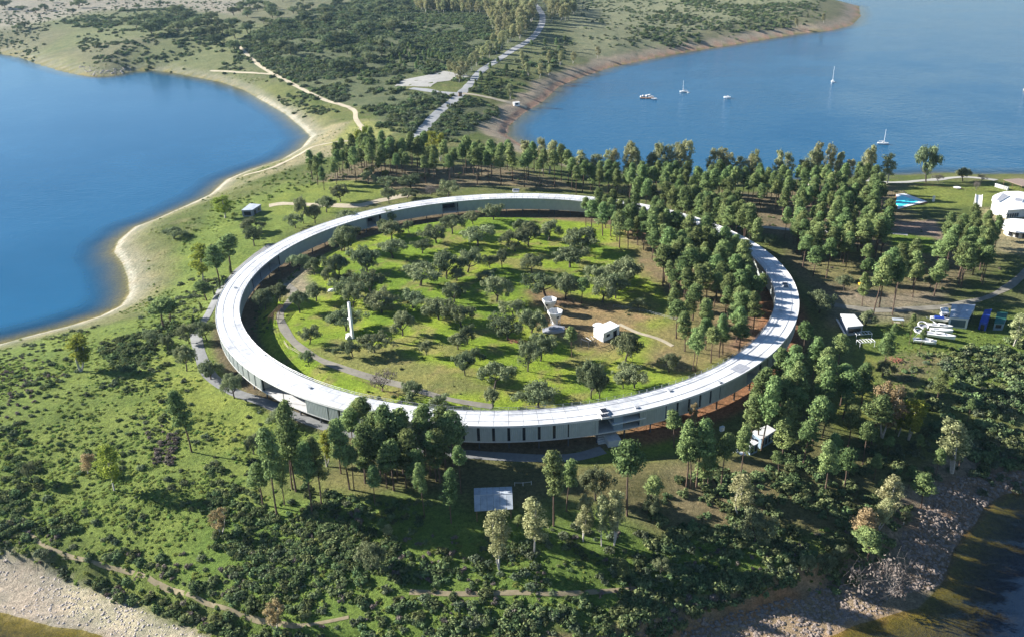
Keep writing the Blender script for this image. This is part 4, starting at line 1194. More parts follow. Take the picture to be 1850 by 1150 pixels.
for i in KEEP:
    k, x, y, z, w, h, grp = TREES[i]
    pr = PR[k]; c = cnt.get(k, random.randrange(50)); cnt[k] = c + 1
    tm, cm = pr[(c * 5 + c // 8) % len(pr)]
    t = bpy.data.objects.new(NAME[k], None); COL.objects.link(t)
    t.location = (x, y, z - .05); t.rotation_euler = (random.uniform(-.03, .03), random.uniform(-.03, .03), random.uniform(0, 6.28))
    s = w / DIM[k][0]; t.scale = (s * random.uniform(.94, 1.06), s * random.uniform(.94, 1.06), h / DIM[k][1])
    tag(t, LAB[i], CATW[k], grp)
    for nm, m_ in (('trunk', tm), ('crown', cm)):
        o = bpy.data.objects.new(nm, m_); COL.objects.link(o); o.parent = t
print('TREES_INFO', len(TREES), lim, 'kept', len(KEEP), 'dup labels', len(KEEP) - len(set(LAB.values())))


# ------------------------------------------------------------------ uncountable cover through geometry nodes
def gn_stuff(name, label, protos, P, scale, rotz, zs=1.0, cat=None):
    """one object: points carrying scale, turn and variant; instances of a few shrub or stone meshes"""
    n = len(P)
    if n == 0: return
    me = bpy.data.meshes.new(name)
    me.vertices.add(n); me.vertices.foreach_set('co', np.asarray(P, np.float32).ravel())
    for nm, A in (('sc', scale), ('rz', rotz)):
        a = me.attributes.new(nm, 'FLOAT', 'POINT'); a.data.foreach_set('value', np.asarray(A, np.float32))
    o = bpy.data.objects.new(name, me); COL.objects.link(o)
    g = bpy.data.node_groups.new(name, 'GeometryNodeTree')
    g.interface.new_socket('Geometry', in_out='INPUT', socket_type='NodeSocketGeometry')
    g.interface.new_socket('Geometry', in_out='OUTPUT', socket_type='NodeSocketGeometry')
    N = g.nodes; Lk = g.links
    gi = N.new('NodeGroupInput'); go = N.new('NodeGroupOutput')
    mp = N.new('GeometryNodeMeshToPoints'); Lk.new(gi.outputs[0], mp.inputs[0])
    g2i = N.new('GeometryNodeGeometryToInstance')
    for pm in protos:
        src = bpy.data.objects.new('source_' + pm.name, pm)
        oi = N.new('GeometryNodeObjectInfo'); oi.inputs[0].default_value = src; Lk.new(oi.outputs['Geometry'], g2i.inputs[0])
    iop = N.new('GeometryNodeInstanceOnPoints'); iop.inputs['Pick Instance'].default_value = True
    Lk.new(mp.outputs[0], iop.inputs['Points']); Lk.new(g2i.outputs[0], iop.inputs['Instance'])
    rv = N.new('FunctionNodeRandomValue'); rv.data_type = 'INT'; rv.inputs[4].default_value = 0; rv.inputs[5].default_value = len(protos) - 1
    Lk.new(rv.outputs[2], iop.inputs['Instance Index'])
    def attr(nm):
        a = N.new('GeometryNodeInputNamedAttribute'); a.data_type = 'FLOAT'; a.inputs[0].default_value = nm; return a.outputs[0]
    cx = N.new('ShaderNodeCombineXYZ'); Lk.new(attr('rz'), cx.inputs[2]); 
    Lk.new(cx.outputs[0], iop.inputs['Rotation'])
    cs = N.new('ShaderNodeCombineXYZ'); s_ = attr('sc')
    Lk.new(s_, cs.inputs[0]); Lk.new(s_, cs.inputs[1])
    mz = N.new('ShaderNodeMath'); mz.operation = 'MULTIPLY'; mz.inputs[1].default_value = zs; Lk.new(s_, mz.inputs[0]); Lk.new(mz.outputs[0], cs.inputs[2])
    Lk.new(cs.outputs[0], iop.inputs['Scale'])
    Lk.new(iop.outputs[0], go.inputs[0])
    md = o.modifiers.new('scatter', 'NODES'); md.node_group = g
    return tag(o, label, cat, kind='stuff')


def field(P, dens, s0, s1, seed, cond=None, nsc=14, thr=.45, soft=.12, zc=-4.0, pw=1.6):
    W = pxpoly(P, zc) if isinstance(P, list) else P
    rng = np.random.default_rng(seed)
    xs = [p[0] for p in W]; ys = [p[1] for p in W]
    n = int((max(xs) - min(xs)) * (max(ys) - min(ys)) * dens)
    x = rng.uniform(min(xs), max(xs), n); y = rng.uniform(min(ys), max(ys), n)
    amp = min(14.0, .09 * (max(ys) - min(ys) + 40))
    ok = inside(x + (fbm(x, y, 16, seed + 300, 3) - .5) * 2 * amp, y + (fbm(x, y, 16, seed + 400, 3) - .5) * 2 * amp, W); x = x[ok]; y = y[ok]
    f = smooth((fbm(x, y, nsc, seed, 3) - thr) / soft)
    ok = rng.random(len(x)) < f * .95 + .05; x = x[ok]; y = y[ok]
    ok = off_road(x, y, .7)
    if cond is not None: ok &= cond(x, y)
    x = x[ok]; y = y[ok]; z = hz(x, y)
    ok = z > WATER + .1; x = x[ok]; y = y[ok]; z = z[ok]
    s = s0 + (s1 - s0) * rng.random(len(x)) ** pw
    return np.stack([x, y, z - .1 * s], 1), s, rng.uniform(0, 6.28, len(x))


def cover(name, label, protos, L, zs=1.0):
    A = [field(*a, **k) for a, k in L]
    P = np.concatenate([a[0] for a in A]); s = np.concatenate([a[1] for a in A]); r = np.concatenate([a[2] for a in A])
    NST[name] = len(P)
    return gn_stuff(name, label, protos, P, s, r, zs)


NST = {}
BEACH = pxpoly([(-300, 985), (0, 1000), (50, 1008), (110, 1030), (160, 1050), (220, 1075), (300, 1110), (380, 1140), (470, 1150), (470, 1250), (-300, 1250)], -9.0)
SCARP = pxpoly([(1200, 1150), (1240, 1115), (1330, 1085), (1440, 1050), (1500, 1060), (1620, 1090), (1520, 1140), (1300, 1200)], -9.0)
OUT = lambda x, y: np.hypot(x, y) > 103.5
SH = lambda lo: (lambda x, y: (shore_d(x, y) > lo) & OUT(x, y) & ~inside(x, y, BEACH) & ~inside(x, y, SCARP))
tus = [proto_shrub(i, 'tussock', 6, 26, .17) for i in range(3)]
scr = [proto_shrub(10 + i, 'scrub', 10, 36, .15) for i in range(4)]
dry = [proto_shrub(20 + i, 'drybush', 8, 24, .13) for i in range(2)]
pal = [proto_shrub(30 + i, 'pale_bush', 9, 30, .14) for i in range(2)]
SLOPE = [(-260, 640), (200, 580), (300, 520), (380, 480), (400, 560), (350, 640), (420, 720), (620, 800), (640, 960), (560, 1120), (250, 1060), (-260, 940)]
SLOPE2 = [(-260, 700), (100, 640), (250, 620), (300, 720), (430, 830), (470, 900), (420, 1000), (-260, 960)]
BOT = [(-250, 900), (30, 920), (230, 990), (400, 1040), (400, 930), (520, 940), (700, 950), (860, 985), (1100, 985), (1500, 960), (1620, 960), (1640, 1060), (1480, 1075), (1250, 1260), (300, 1260), (-250, 1080)]
MIDB = [(400, 860), (520, 950), (700, 950), (720, 1000), (500, 1030), (400, 960)]
RIGHT = [(1640, 660), (1900, 620), (1900, 830), (1780, 830), (1640, 840), (1560, 800), (1600, 730)]
RSHADE = [(1150, 930), (1560, 800), (1760, 830), (1700, 900), (1640, 960), (1500, 1000), (1150, 990)]  # dark scrub set thicker here to deepen the shade under the trees
cover('rough_grass_tussocks', 'low bright green tussocks covering the slope left of the ring', tus, [
    ((SLOPE, .55, .35, .85, 1), dict(cond=SH(9), thr=.38)), ((SLOPE2, .35, .5, 1.0, 2), dict(cond=SH(9), thr=.45)),
    (([(1560, 600), (1900, 600), (1900, 700), (1560, 760)], .30, .35, .8, 3), dict(cond=OUT, thr=.5)),
    ((BOT, .45, .4, 1.0, 4), dict(cond=SH(10), thr=.36, nsc=12)),
    (([(200, 480), (260, 400), (420, 340), (480, 380), (380, 480)], .20, .3, .8, 5), dict(cond=SH(14), thr=.45))], .5)
cover('rockrose_scrub', 'dark green scrub thickets on the slopes below the ring', scr, [
    ((SLOPE2, .09, .4, 1.1, 11), dict(cond=SH(9), thr=.48, nsc=10)), ((BOT, .32, .5, 1.7, 12), dict(cond=SH(9), thr=.43, nsc=9)), (([(1130, 1010), (1440, 1010), (1450, 1055), (1300, 1090), (1180, 1130), (1100, 1160)], .5, .8, 2.0, 19), dict(cond=SH(5), thr=.1)), ((MIDB, .55, .5, 1.3, 13), dict(thr=.2)),
    ((RIGHT, .16, 1.0, 2.8, 14), dict(thr=.42)), ((RSHADE, .30, .7, 2.0, 15), dict(cond=SH(12), thr=.36)),
    (([(380, 850), (640, 930), (860, 950), (860, 990), (640, 970), (380, 930)], .30, .6, 1.4, 16), dict(thr=.4)),
    (([(200, 620), (280, 560), (330, 600), (300, 680), (200, 680)], .35, .7, 1.7, 17), dict(thr=.4)),
    (([(-100, 800), (60, 780), (100, 960), (-100, 960)], .25, .6, 1.5, 18), dict(thr=.4))])
cover('forest_floor_undergrowth', 'sparse low undergrowth among the pines right of the ring', scr + dry, [
    (([(1330, 350), (1640, 345), (1700, 440), (1850, 500), (1700, 545), (1480, 545), (1400, 430)], .06, .3, .9, 81), dict(cond=OUT, thr=.42)),
    (([(560, 310), (900, 300), (1330, 350), (1320, 372), (900, 340), (600, 335)], .05, .3, 1.0, 82), dict(cond=OUT, thr=.42))])
cover('dry_grey_scrub', 'grey brown dry bushes above the pale bank', dry, [
    (([(-250, 950), (60, 985), (240, 1040), (400, 1100), (470, 1140), (380, 1170), (200, 1100), (60, 1030), (-250, 1010)], .55, .5, 1.3, 21), dict(cond=SH(9), thr=.35)),
    ((BOT, .10, .5, 1.2, 22), dict(cond=SH(10), thr=.42)), (([(270, 780), (330, 780), (330, 850), (270, 850)], .5, .6, 1.3, 23), dict(thr=.35)),
    (([(-200, 650), (160, 650), (60, 760), (-200, 800)], .10, .4, 1.0, 24), dict(cond=SH(9), thr=.45)),
    (([(1150, 1060), (1500, 1040), (1400, 1120), (1100, 1260), (1000, 1160)], .35, .6, 1.4, 25), dict(cond=SH(14), thr=.35))])
cover('pale_scrub', 'pale grey green bushes scattered in the scrub', pal, [
    ((BOT, .13, .5, 1.5, 31), dict(cond=SH(10), thr=.40)), ((RIGHT, .07, .8, 2.2, 32), dict(thr=.45)), (([(1600, 800), (1900, 770), (1900, 850), (1700, 850)], .12, .7, 1.6, 33), dict(thr=.4)),
    (([(440, 480), (400, 640), (340, 600), (300, 520), (380, 440)], .10, .6, 1.6, 34), dict(cond=SH(9), thr=.45)),
    ((SLOPE, .03, .6, 1.3, 35), dict(cond=SH(9), thr=.45))])
cover('far_hillside_scrub', 'dense dark scrub covering the far hillside between the lakes', scr + pal, [
    (([(420, 100), (560, 30), (740, -10), (900, 60), (905, 90), (830, 145), (740, 125), (735, 165), (825, 170), (742, 248), (700, 225), (650, 190), (560, 165), (480, 120)], .085, 1.6, 3.6, 41), dict(thr=.33, nsc=28, zc=0)),
    (([(760, 240), (835, 178), (900, 185), (880, 215), (850, 235), (800, 262), (740, 256)], .16, 1.2, 2.4, 42), dict(thr=.30, nsc=15)),
    (([(850, 170), (905, 128), (985, 90), (1030, 80), (1010, 115), (930, 160), (915, 180)], .06, 1.5, 3.2, 43), dict(thr=.38, nsc=25)),
    (([(100, 50), (230, 25), (330, 20), (420, 60), (420, 110), (330, 90), (200, 70)], .036, 1.6, 3.4, 44), dict(thr=.42, nsc=60, zc=0)),
    (([(140, 70), (300, 70), (430, 92), (450, 125), (300, 112), (150, 104)], .05, 1.1, 2.6, 45), dict(thr=.42, nsc=50, zc=-2)),
    (([(480, 130), (560, 170), (620, 205), (580, 215), (500, 165)], .08, 1.0, 2.2, 46), dict(thr=.42, nsc=30)),
    (([(1170, 45), (1230, 5), (1290, -10), (1490, -10), (1480, 40), (1300, 60), (1200, 85), (1130, 80)], .030, 1.5, 3.4, 47), dict(thr=.42, nsc=50)),
    (([(1040, -5), (1480, -15), (1480, 30), (1250, 75), (1060, 95)], .012, 1.0, 2.4, 48), dict(thr=.35, nsc=40)),
    (([(-50, -10), (460, -10), (430, 30), (-50, 50)], .008, 1.0, 2.4, 49), dict(thr=.4, nsc=60, zc=4)),
    (([(-50, 45), (100, 50), (60, 100), (-50, 90)], .02, 1.0, 2.2, 50), dict(thr=.4, nsc=40))])
cover('shoreline_tussocks', 'small olive tussocks along the left lake bank', tus, [
    (([(160, 95), (480, 130), (640, 205), (740, 240), (640, 270), (560, 300), (430, 345), (300, 420), (240, 560), (0, 660), (-200, 690), (-200, 560), (260, 380), (560, 250), (420, 150), (160, 125)], .05, .3, .9, 51), dict(cond=SH(7), thr=.42, nsc=20)),
    (([(480, 300), (640, 265), (720, 250), (640, 330), (560, 350), (430, 400), (300, 440), (330, 400)], .06, .5, 1.4, 52), dict(cond=SH(10), thr=.42))], .8)
cover('bank_undergrowth', 'ragged undergrowth on the bank between the ring and the meadow', scr + tus, [
    (([(470, 520), (560, 450), (640, 420), (700, 400), (640, 440), (540, 520), (500, 600), (600, 690), (740, 740), (900, 760), (900, 730), (700, 700), (560, 640), (470, 600), (440, 540)], .35, .3, .8, 61), dict(cond=lambda x, y: (np.hypot(x, y) < 89) & (np.hypot(x, y) > 82), thr=.35, zc=1)),
    (([(620, 380), (900, 360), (1330, 400), (1400, 560), (1250, 680), (900, 740), (500, 640), (480, 480)], .012, .25, .6, 62), dict(cond=lambda x, y: np.hypot(x, y) < 84, thr=.45, zc=1))])
st1 = [proto_stone(i, 'stone') for i in range(3)]; st2 = [proto_stone(i + 5, 'redstone') for i in range(3)]
cover('shore_stones', 'loose pale stones on the beach at the lower left', st1, [
    (([(-250, 1000), (60, 1010), (250, 1080), (420, 1140), (420, 1200), (-250, 1140)], 2.2, .10, .42, 71), dict(cond=lambda x, y: inside(x, y, BEACH), thr=.35, nsc=8, pw=3, zc=-10)),
    (([(150, 120), (240, 125), (245, 136), (160, 142)], .08, .6, 1.6, 72), dict(cond=lambda x, y: shore_d(x, y) < 14, thr=.2, zc=-11))])
cover('right_shore_stones', 'tumbled brown stones on the shore at the lower right', st2, [
    (([(1200, 1120), (1450, 1050), (1600, 1060), (1680, 1040), (1640, 960), (1700, 880), (1780, 850), (1900, 820), (1900, 900), (1760, 970), (1720, 1060), (1560, 1140), (1350, 1200), (1100, 1250)], 3.0, .16, .75, 73), dict(cond=lambda x, y: shore_d(x, y) < 20, thr=.12, nsc=7, pw=2.4, zc=-10))])
# trees past the first three hundred of their kind
for kk, nm, lb in (('pine', 'distant_pines', 'more green pines in the belt behind the ring'), ('oak', 'distant_oaks', 'more dark oaks in the wood on the far hillside'), ('euc', 'distant_eucalypts', 'more pale eucalypts in the far plantation')):
    ex = [i for i in EXTRA if TREES[i][0] == kk]
    if ex:
        bot = []
        for tm, cm in PR[kk][:4]:
            bm = bmesh.new(); bm.from_mesh(tm); bm.from_mesh(cm); me = bpy.data.meshes.new('whole_tree'); bm.to_mesh(me); bm.free()
            nt = sum(len(p.vertices) > 0 for p in tm.polygons)
            me.materials.append(tm.materials[0]); me.materials.append(cm.materials[0])
            me.polygons.foreach_set('material_index', np.array([0] * nt + [1] * (len(me.polygons) - nt), np.int32))
            bot.append(me)
        gn_stuff(nm, lb, bot, [(TREES[i][1], TREES[i][2], TREES[i][3]) for i in ex], [TREES[i][5] / DIM[kk][1] for i in ex], [random.uniform(0, 6) for i in ex])
print('STUFF', NST)
# ------------------------------------------------------------------ buildings and other things
def FP(L, z): 
    a = np.array(L, float); X, Y = unproj(a[:, 0], a[:, 1], z); return list(zip(X.tolist(), Y.tolist()))


def lerp2(a, b, t): return (a[0] + (b[0] - a[0]) * t, a[1] + (b[1] - a[1]) * t)


def grow(P, d):
    cx = sum(p[0] for p in P) / len(P); cy = sum(p[1] for p in P) / len(P)
    o = []
    for x, y in P:
        l = math.hypot(x - cx, y - cy); o.append((cx + (x - cx) * (l + d) / l, cy + (y - cy) * (l + d) / l))
    return o


def root_at(name, P, z, label, cat, group=None):
    cx = sum(p[0] for p in P) / len(P); cy = sum(p[1] for p in P) / len(P)
    t = empty(name, (cx, cy, z), 0, label, cat, group)
    return t, [(x - cx, y - cy) for x, y in P]


def flat_building(name, label, cat, roofpx, h, base, wall, roof, slope=0.0, over=.25, openings=(), nsheet=1, openmat='dark'):
    x, y, g = G(*base)
    P = FP(roofpx, g + h)
    t, L = root_at(name, P, g, label, cat)
    W = grow(L, -over)
    mb = MB(); mb.prism(W, -1.2, h - .12); mb.build('wall', wall, t)
    n = nsheet
    for k in range(n):
        a, b = k / n + .002, (k + 1) / n - .002
        q = [lerp2(L[0], L[1], a), lerp2(L[0], L[1], b), lerp2(L[3], L[2], b), lerp2(L[3], L[2], a)]
        mb = MB(); mb.prism(q, [h - .11 + slope, h - .11 + slope, h - .11, h - .11], [h + .08 + slope, h + .08 + slope, h + .08, h + .08])
        mb.build('roof' if n == 1 else 'roof_sheet', roof, t)
    for (e, a, b, z0, z1) in openings:   # edge index, along, along, heights
        p, q = W[e], W[(e + 1) % 4]
        cx_ = sum(v[0] for v in W) / 4; cy_ = sum(v[1] for v in W) / 4
        m1, m2 = lerp2(p, q, a), lerp2(p, q, b)
        nx_, ny_ = (q[1] - p[1]), -(q[0] - p[0]); l = math.hypot(nx_, ny_); nx_, ny_ = nx_ / l, ny_ / l
        mid = lerp2(p, q, .5)
        if (mid[0] - cx_) * nx_ + (mid[1] - cy_) * ny_ < 0: nx_, ny_ = -nx_, -ny_
        fr = MB(); fr.prism([(m1[0] - nx_ * .05, m1[1] - ny_ * .05), (m2[0] - nx_ * .05, m2[1] - ny_ * .05), (m2[0] + nx_ * .06, m2[1] + ny_ * .06), (m1[0] + nx_ * .06, m1[1] + ny_ * .06)], z0, z1)
        fo = fr.build('window' if z0 > .5 else 'door', M[openmat], t)
    return t, L, g


# metal roofed open shed below the ring
x0, y0, g0 = G(890, 921)
he = 2.5
E1 = FP([(856, 881), (925, 878.5)], g0 + he); E2 = FP([(927, 919), (857, 923)], g0 + he)
Pq = E1 + E2
t, L = root_at('metal_roofed_shed', Pq, g0, 'wide open sided shed with weathered blue grey sheet metal gable roof below the ring', 'shed')
rA, rB = lerp2(L[0], L[3], .52), lerp2(L[1], L[2], .52)
for k in range(6):
    a, b = k / 6 + .003, (k + 1) / 6 - .003
    for (e0, e1) in ((L[0], L[1]), (L[3], L[2])):
        q = [lerp2(e0, e1, a), lerp2(e0, e1, b), lerp2(rA, rB, b), lerp2(rA, rB, a)]
        z = [he, he, he + 1.25, he + 1.25]
        mb = MB(); mb.prism(q, z, [v + .07 for v in z]); mb.build('roof_sheet', M['metalroof'], t)
for a in (0.03, .35, .68, .97):
    for (e0, e1) in ((L[0], L[1]), (L[3], L[2])):
        p = lerp2(e0, e1, a); c = lerp2(p, (0, 0), .06)
        mb = MB(); mb.tube((c[0], c[1], -.6), (c[0], c[1], he), .1); mb.build('post', M['wood'], t)
mb = MB(); mb.prism([lerp2(L[0], (0, 0), .1), lerp2(L[1], (0, 0), .1), lerp2(L[1], (0, 0), .14), lerp2(L[0], (0, 0), .14)], -.3, he - .1); mb.build('back_wall', M['grey'], t)
mb = MB(); mb.tube((rA[0], rA[1], he + 1.33), (rB[0], rB[1], he + 1.33), .09); mb.build('ridge_cap', M['galv'], t)

# white meadow shed with pergola frame
t, L, g = flat_building('white_shed', 'plain white box shed on the bare patch of the ring meadow', 'shed', [(1072, 593), (1102.4, 580), (1119.7, 588), (1090, 602.4)], 3.1, (1090, 617), M['white'], M['white'], .15, .12, [(2, .15, .38, -.1, 2.2), (2, .6, .8, 1.2, 2.1)])
x, y, g = G(1062, 624)
Q = FP([(1050, 612), (1077, 604), (1077, 612), (1064, 617)], g + 2.4)
t, L = root_at('pergola_frame', Q, g, 'dark metal pergola frame standing before the white meadow shed', 'pergola')
for i in range(4):
    p, q = L[i], L[(i + 1) % 4]
    mb = MB(); mb.tube((p[0], p[1], -.3), (p[0], p[1], 2.4), .08); mb.build('post', M['steel'], t)
    mb = MB(); mb.tube((p[0], p[1], 2.4), (q[0], q[1], 2.4), .07); mb.build('beam', M['steel'], t)
for a in (.33, .66):
    p, q = lerp2(L[0], L[1], a), lerp2(L[3], L[2], a)
    mb = MB(); mb.tube((p[0], p[1], 2.45), (q[0], q[1], 2.45), .05); mb.build('beam', M['galv'], t)
# low round white platform
x, y, g = G(1081, 588)
t = empty('round_platform', (x, y, g), 0, 'low round white platform behind the white meadow shed', 'platform')
mb = MB(); mb.lathe([(1.5, -.1), (1.5, .45), (1.35, .55)], 24); mb.build('deck', M['white'], t)
mb = MB(); mb.lathe([(2.0, -.1), (2.0, .12), (1.52, .12)], 24); mb.build('rim', M['slab'], t)
mb = MB(); mb.tube((0, 0, .5), (0, 0, 1.3), .06); mb.build('pin', M['galv'], t)
# twin climbing towers
for (px, py, lab, rz) in ((993, 563, 'faceted white funnel shaped tower, the rear one of the pair', .3), (1003, 585, 'faceted white funnel shaped tower, the front one of the pair', 1.2)):
    x, y, g = G(px, py)
    t = empty('funnel_tower', (x, y, g), rz, lab, 'tower', 'white funnel towers on the ring meadow')
    mb = MB(); mb.lathe([(1.05, -.3), (.95, .9), (1.55, 2.1), (2.55, 3.9), (2.6, 4.6), (2.25, 4.65), (1.7, 3.6), (.7, 2.6)], 7); mb.build('funnel', M['whited'], t)
    for k in range(3):
        mb = MB(); a = k * 2.1 - 2.4
        mb.box(-.35, .35, -.35, .35, -.28, .28, a, (2.05 * math.cos(a), 2.05 * math.sin(a), 3.35)); mb.build('opening', M['dark'], t)
    for k in range(7):
        a = 2 * math.pi * k / 7; b = 2 * math.pi * (k + 1) / 7
        mb = MB(); mb.tube((2.5 * math.cos(a), 2.5 * math.sin(a), 4.68), (2.5 * math.cos(b), 2.5 * math.sin(b), 4.68), .10); mb.build('rim_tube', M['white'], t)
    for k in range(3):
        a = k * 2.09 + .5
        mb = MB(); mb.tube((1.6 * math.cos(a), 1.6 * math.sin(a), -.3), (1.75 * math.cos(a), 1.75 * math.sin(a), 2.6), .13); mb.build('leg', M['whited'], t)
x, y, g = G(1000, 597)
t = empty('crumpled_platform', (x, y, g), .2, 'low faceted platform painted in shadow grey at the foot of the white funnel towers', 'platform')
mb = MB(); mb.prism([(-4, -1.5), (-1, -2.4), (3.2, -1.6), (4, .6), (1, 2.2), (-3.4, 1.4)], -.3, [.6, .9, .5, .8, 1.1, .6]); mb.build('base', M['grey'], t)  # white platform lying in shadow; its shade is put into the grey colour
mb = MB(); mb.prism([(-1.8, -.6), (1.4, -.9), (1.8, .8), (-1, 1)], .5, 1.35); mb.build('upper_block', M['grey'], t)
# white mast
x, y, g = G(637, 611)
mh = 12.6
for _ in range(30):
    if proj(x, y, g + mh)[1] > 548: mh += .15
t = empty('white_mast', (x, y, g), -.75, 'tall slender white box mast standing at the left of the meadow', 'mast')
mb = MB(); mb.prism([(-.46, -.42), (.46, -.42), (.46, .42), (-.46, .42)], -.2, mh, [(-.38, -.34), (.38, -.34), (.38, .34), (-.38, .34)]); mb.build('shaft', M['white'], t)
mb = MB(); mb.box(-.42, .42, -.38, .38, mh + .01, mh + .16); mb.build('cap', M['galv'], t)
mb = MB(); mb.box(-2.3, -.75, -.9, .5, -.1, 1.3); mb.build('equipment_box', M['whited'], t)
mb = MB(); mb.box(-1.6, -.8, -1.6, -.95, -.1, .8); mb.build('equipment_box', M['white'], t)
mb = MB(); mb.lathe([(.05, -.4), (.35, -.2), (.42, .05), (.3, .3), (.05, .42)], 12, (-1.0, 0, 6.6)); mb.tube((-.5, 0, 6.6), (-1, 0, 6.6), .06); mb.build('antenna', M['white'], t)
# canopy under oaks
x, y, g = G(600, 530)
t = empty('white_canopy', (x, y, g), .3, 'small white rounded canopy under the oaks at the left of the meadow', 'canopy')
mb = MB(); mb.lathe([(1.5, 1.0), (1.45, 1.35), (.9, 1.7), (.1, 1.8)], 12, sx=1.1, sy=.7); mb.build('shell', M['white'], t)
for s in (-1, 1):
    mb = MB(); mb.tube((s * 1.2, 0, -.2), (s * 1.1, 0, 1.15), .09); mb.build('support', M['galv'], t)
# pavilions and cabins
flat_building('grey_pavilion', 'small grey block pavilion with pale flat roof beside the gravel path', 'pavilion', [(435.7, 380.3), (455.2, 380), (471.9, 369.6), (451.5, 367.8)], 3.0, (456, 391), M['grey'], M['metalroof'], 0, .25, [(0, .2, .85, .4, 2.3), (1, .2, .4, 0, 2.2), (1, .6, .85, 0.9, 2.1)], 2)
t, L, g = flat_building('grey_cabin', 'grey cabin with pale flat roof at the edge of the ring shadow', 'cabin', [(1518, 567), (1543.5, 567.8), (1560, 587.8), (1531, 590.4)], 3.2, (1535, 604), M['grey'], M['whited'], 0, .2, [(2, .1, .9, .9, 2.4), (1, .3, .5, 0, 2.2)], 3)
mb = MB(); q = [lerp2(L[0], (0, 0), -.12), lerp2(L[3], (0, 0), -.12), lerp2(L[3], (0, 0), -.3), lerp2(L[0], (0, 0), -.3)]; mb.prism(q, .6, 1.0); mb.build('side_ramp', M['whited'], t)
flat_building('boat_workshop', 'blue grey boat workshop with glazed gable beside the marina road', 'workshop', [(1719, 553), (1762, 553.5), (1750, 576), (1715, 573)], 3.6, (1735, 591), M['whited'], M['metalroof'], .7, .2, [(2, .1, .9, .3, 2.9), (1, .1, .9, .2, 2.8)], 4, 'glass')
flat_building('white_annexe', 'small white annexe left of the boat workshop', 'annexe', [(1699, 556), (1712, 555), (1716, 565), (1702, 567)], 2.6, (1706, 574), M['white'], M['white'], 0, .12, [(2, .3, .7, 0, 2.0)])
flat_building('blue_hut', 'dark blue tarpaulin covered hut right of the boat workshop', 'hut', [(1778.6, 562), (1791.4, 561), (1783.5, 584.6), (1769.8, 580.7)], 2.9, (1781, 598), M['blue'], M['blue'], .5, .15, [(2, .25, .75, 0, 2.1)], 2)
flat_building('green_hut', 'green roofed hut at the right end of the boat yard', 'hut', [(1801, 566), (1820.7, 567), (1813.9, 584.6), (1796, 583.6)], 2.5, (1808, 597), M['bluewall'], M['green'], .5, .2, [(2, .2, .8, .8, 2.0)], 2)
# white house among pines
t, L, g = flat_building('white_house', 'white flat roofed house with blue grey windows among the pines below the ring', 'house', [(1356, 781), (1386, 768), (1402, 776), (1376, 793)], 3.2, (1376, 811), M['bluewall'], M['whited'], .2, .25, [(2, .08, .22, .6, 2.4), (2, .32, .46, .6, 2.4), (2, .56, .7, .6, 2.4), (2, .8, .93, .6, 2.4), (3, .3, .6, 0, 2.3)], 3)
flat_building('white_house_annexe', 'low white roofed annexe in front of the white house', 'annexe', [(1349, 798), (1357, 792.5), (1371, 799), (1356, 807)], 2.7, (1357, 820), M['bluewall'], M['white'], .1, .2, [(2, .1, .4, .5, 2.1), (2, .55, .9, .5, 2.1)])
x, y, g = G(1339, 822)
t = empty('garden_seating', (x, y, g), .3, 'white round garden tables and chairs left of the white house', 'garden furniture')
for (dx, dy) in ((0, 0), (2.1, .6), (-1.2, 1.8)):
    mb = MB(); mb.lathe([(.1, 0), (.1, .7), (.65, .72), (.65, .78)], 12, (dx, dy, 0)); mb.build('table', M['white'], t)
    mb = MB(); mb.box(-.22, .22, -.22, .22, .42, .48, .4, (dx + .95, dy - .3, 0)); mb.box(-.22, .22, .18, .22, .48, .9, .4, (dx + .95, dy - .3, 0)); mb.box(-.2, -.16, -.2, .2, 0, .42, .4, (dx + .95, dy - .3, 0)); mb.box(.16, .2, -.2, .2, 0, .42, .4, (dx + .95, dy - .3, 0)); mb.build('chair', M['white'], t)
x, y, g = G(1304, 777)
t = empty('white_cabinet', (x, y, g), .5, 'small white utility cabinet alone in the ring shadow', 'cabinet')
mb = MB(); mb.box(-.6, .6, -.35, .35, -.1, 1.15); mb.build('case', M['white'], t); mb = MB(); mb.box(-.65, .65, -.4, .4, 1.16, 1.24); mb.build('lid', M['whited'], t)
mb = MB(); mb.box(-.5, -.02, -.38, -.352, .05, 1.0); mb.build('door', M['whited'], t)
# pool
x, y, g = G(1645, 372)
zt = g + .45
D = FP([(1619, 351), (1634, 349), (1675, 363.5), (1622, 377)], zt); Wp = FP([(1618, 366), (1621, 356.5), (1630, 353.5), (1660, 363.8), (1624, 373.6)], zt)
t, L = root_at('swimming_pool', D, g, 'kite shaped turquoise swimming pool with white deck', 'swimming pool')
cx_, cy_ = t.location[0], t.location[1]
mb = MB(); mb.prism(L, -.6, .40); mb.build('deck', M['white'], t)
mb = MB(); mb.prism(grow(L, .12), -.6, .22); mb.build('kerb', M['terracotta'], t)
m_, tt, out = newmat('turquoise_pool_water')
p_ = nd(tt, 'ShaderNodeBsdfPrincipled'); p_.inputs['Base Color'].default_value = (.06, .80, .85, 1); p_.inputs['Roughness'].default_value = .35
nb_ = noise(tt, 2.5, 3); bb = nd(tt, 'ShaderNodeBump'); bb.inputs['Strength'].default_value = .1; tt.links.new(nb_.outputs[0], bb.inputs['Height']); tt.links.new(bb.outputs[0], p_.inputs['Normal']); tt.links.new(p_.outputs[0], out.inputs[0])
mb = MB(); mb.prism([(p[0] - cx_, p[1] - cy_) for p in Wp], .1, .425); mb.build('pool_water', m_, t)
for k in range(9):
    a = lerp2(L[2], L[3], k / 8); mb = MB(); mb.tube((a[0] * 1.03, a[1] * 1.03, -.3), (a[0] * 1.03, a[1] * 1.03, 1.3), .05); mb.build('fence_post', M['galv'], t)
x, y, g = G(1686, 364)
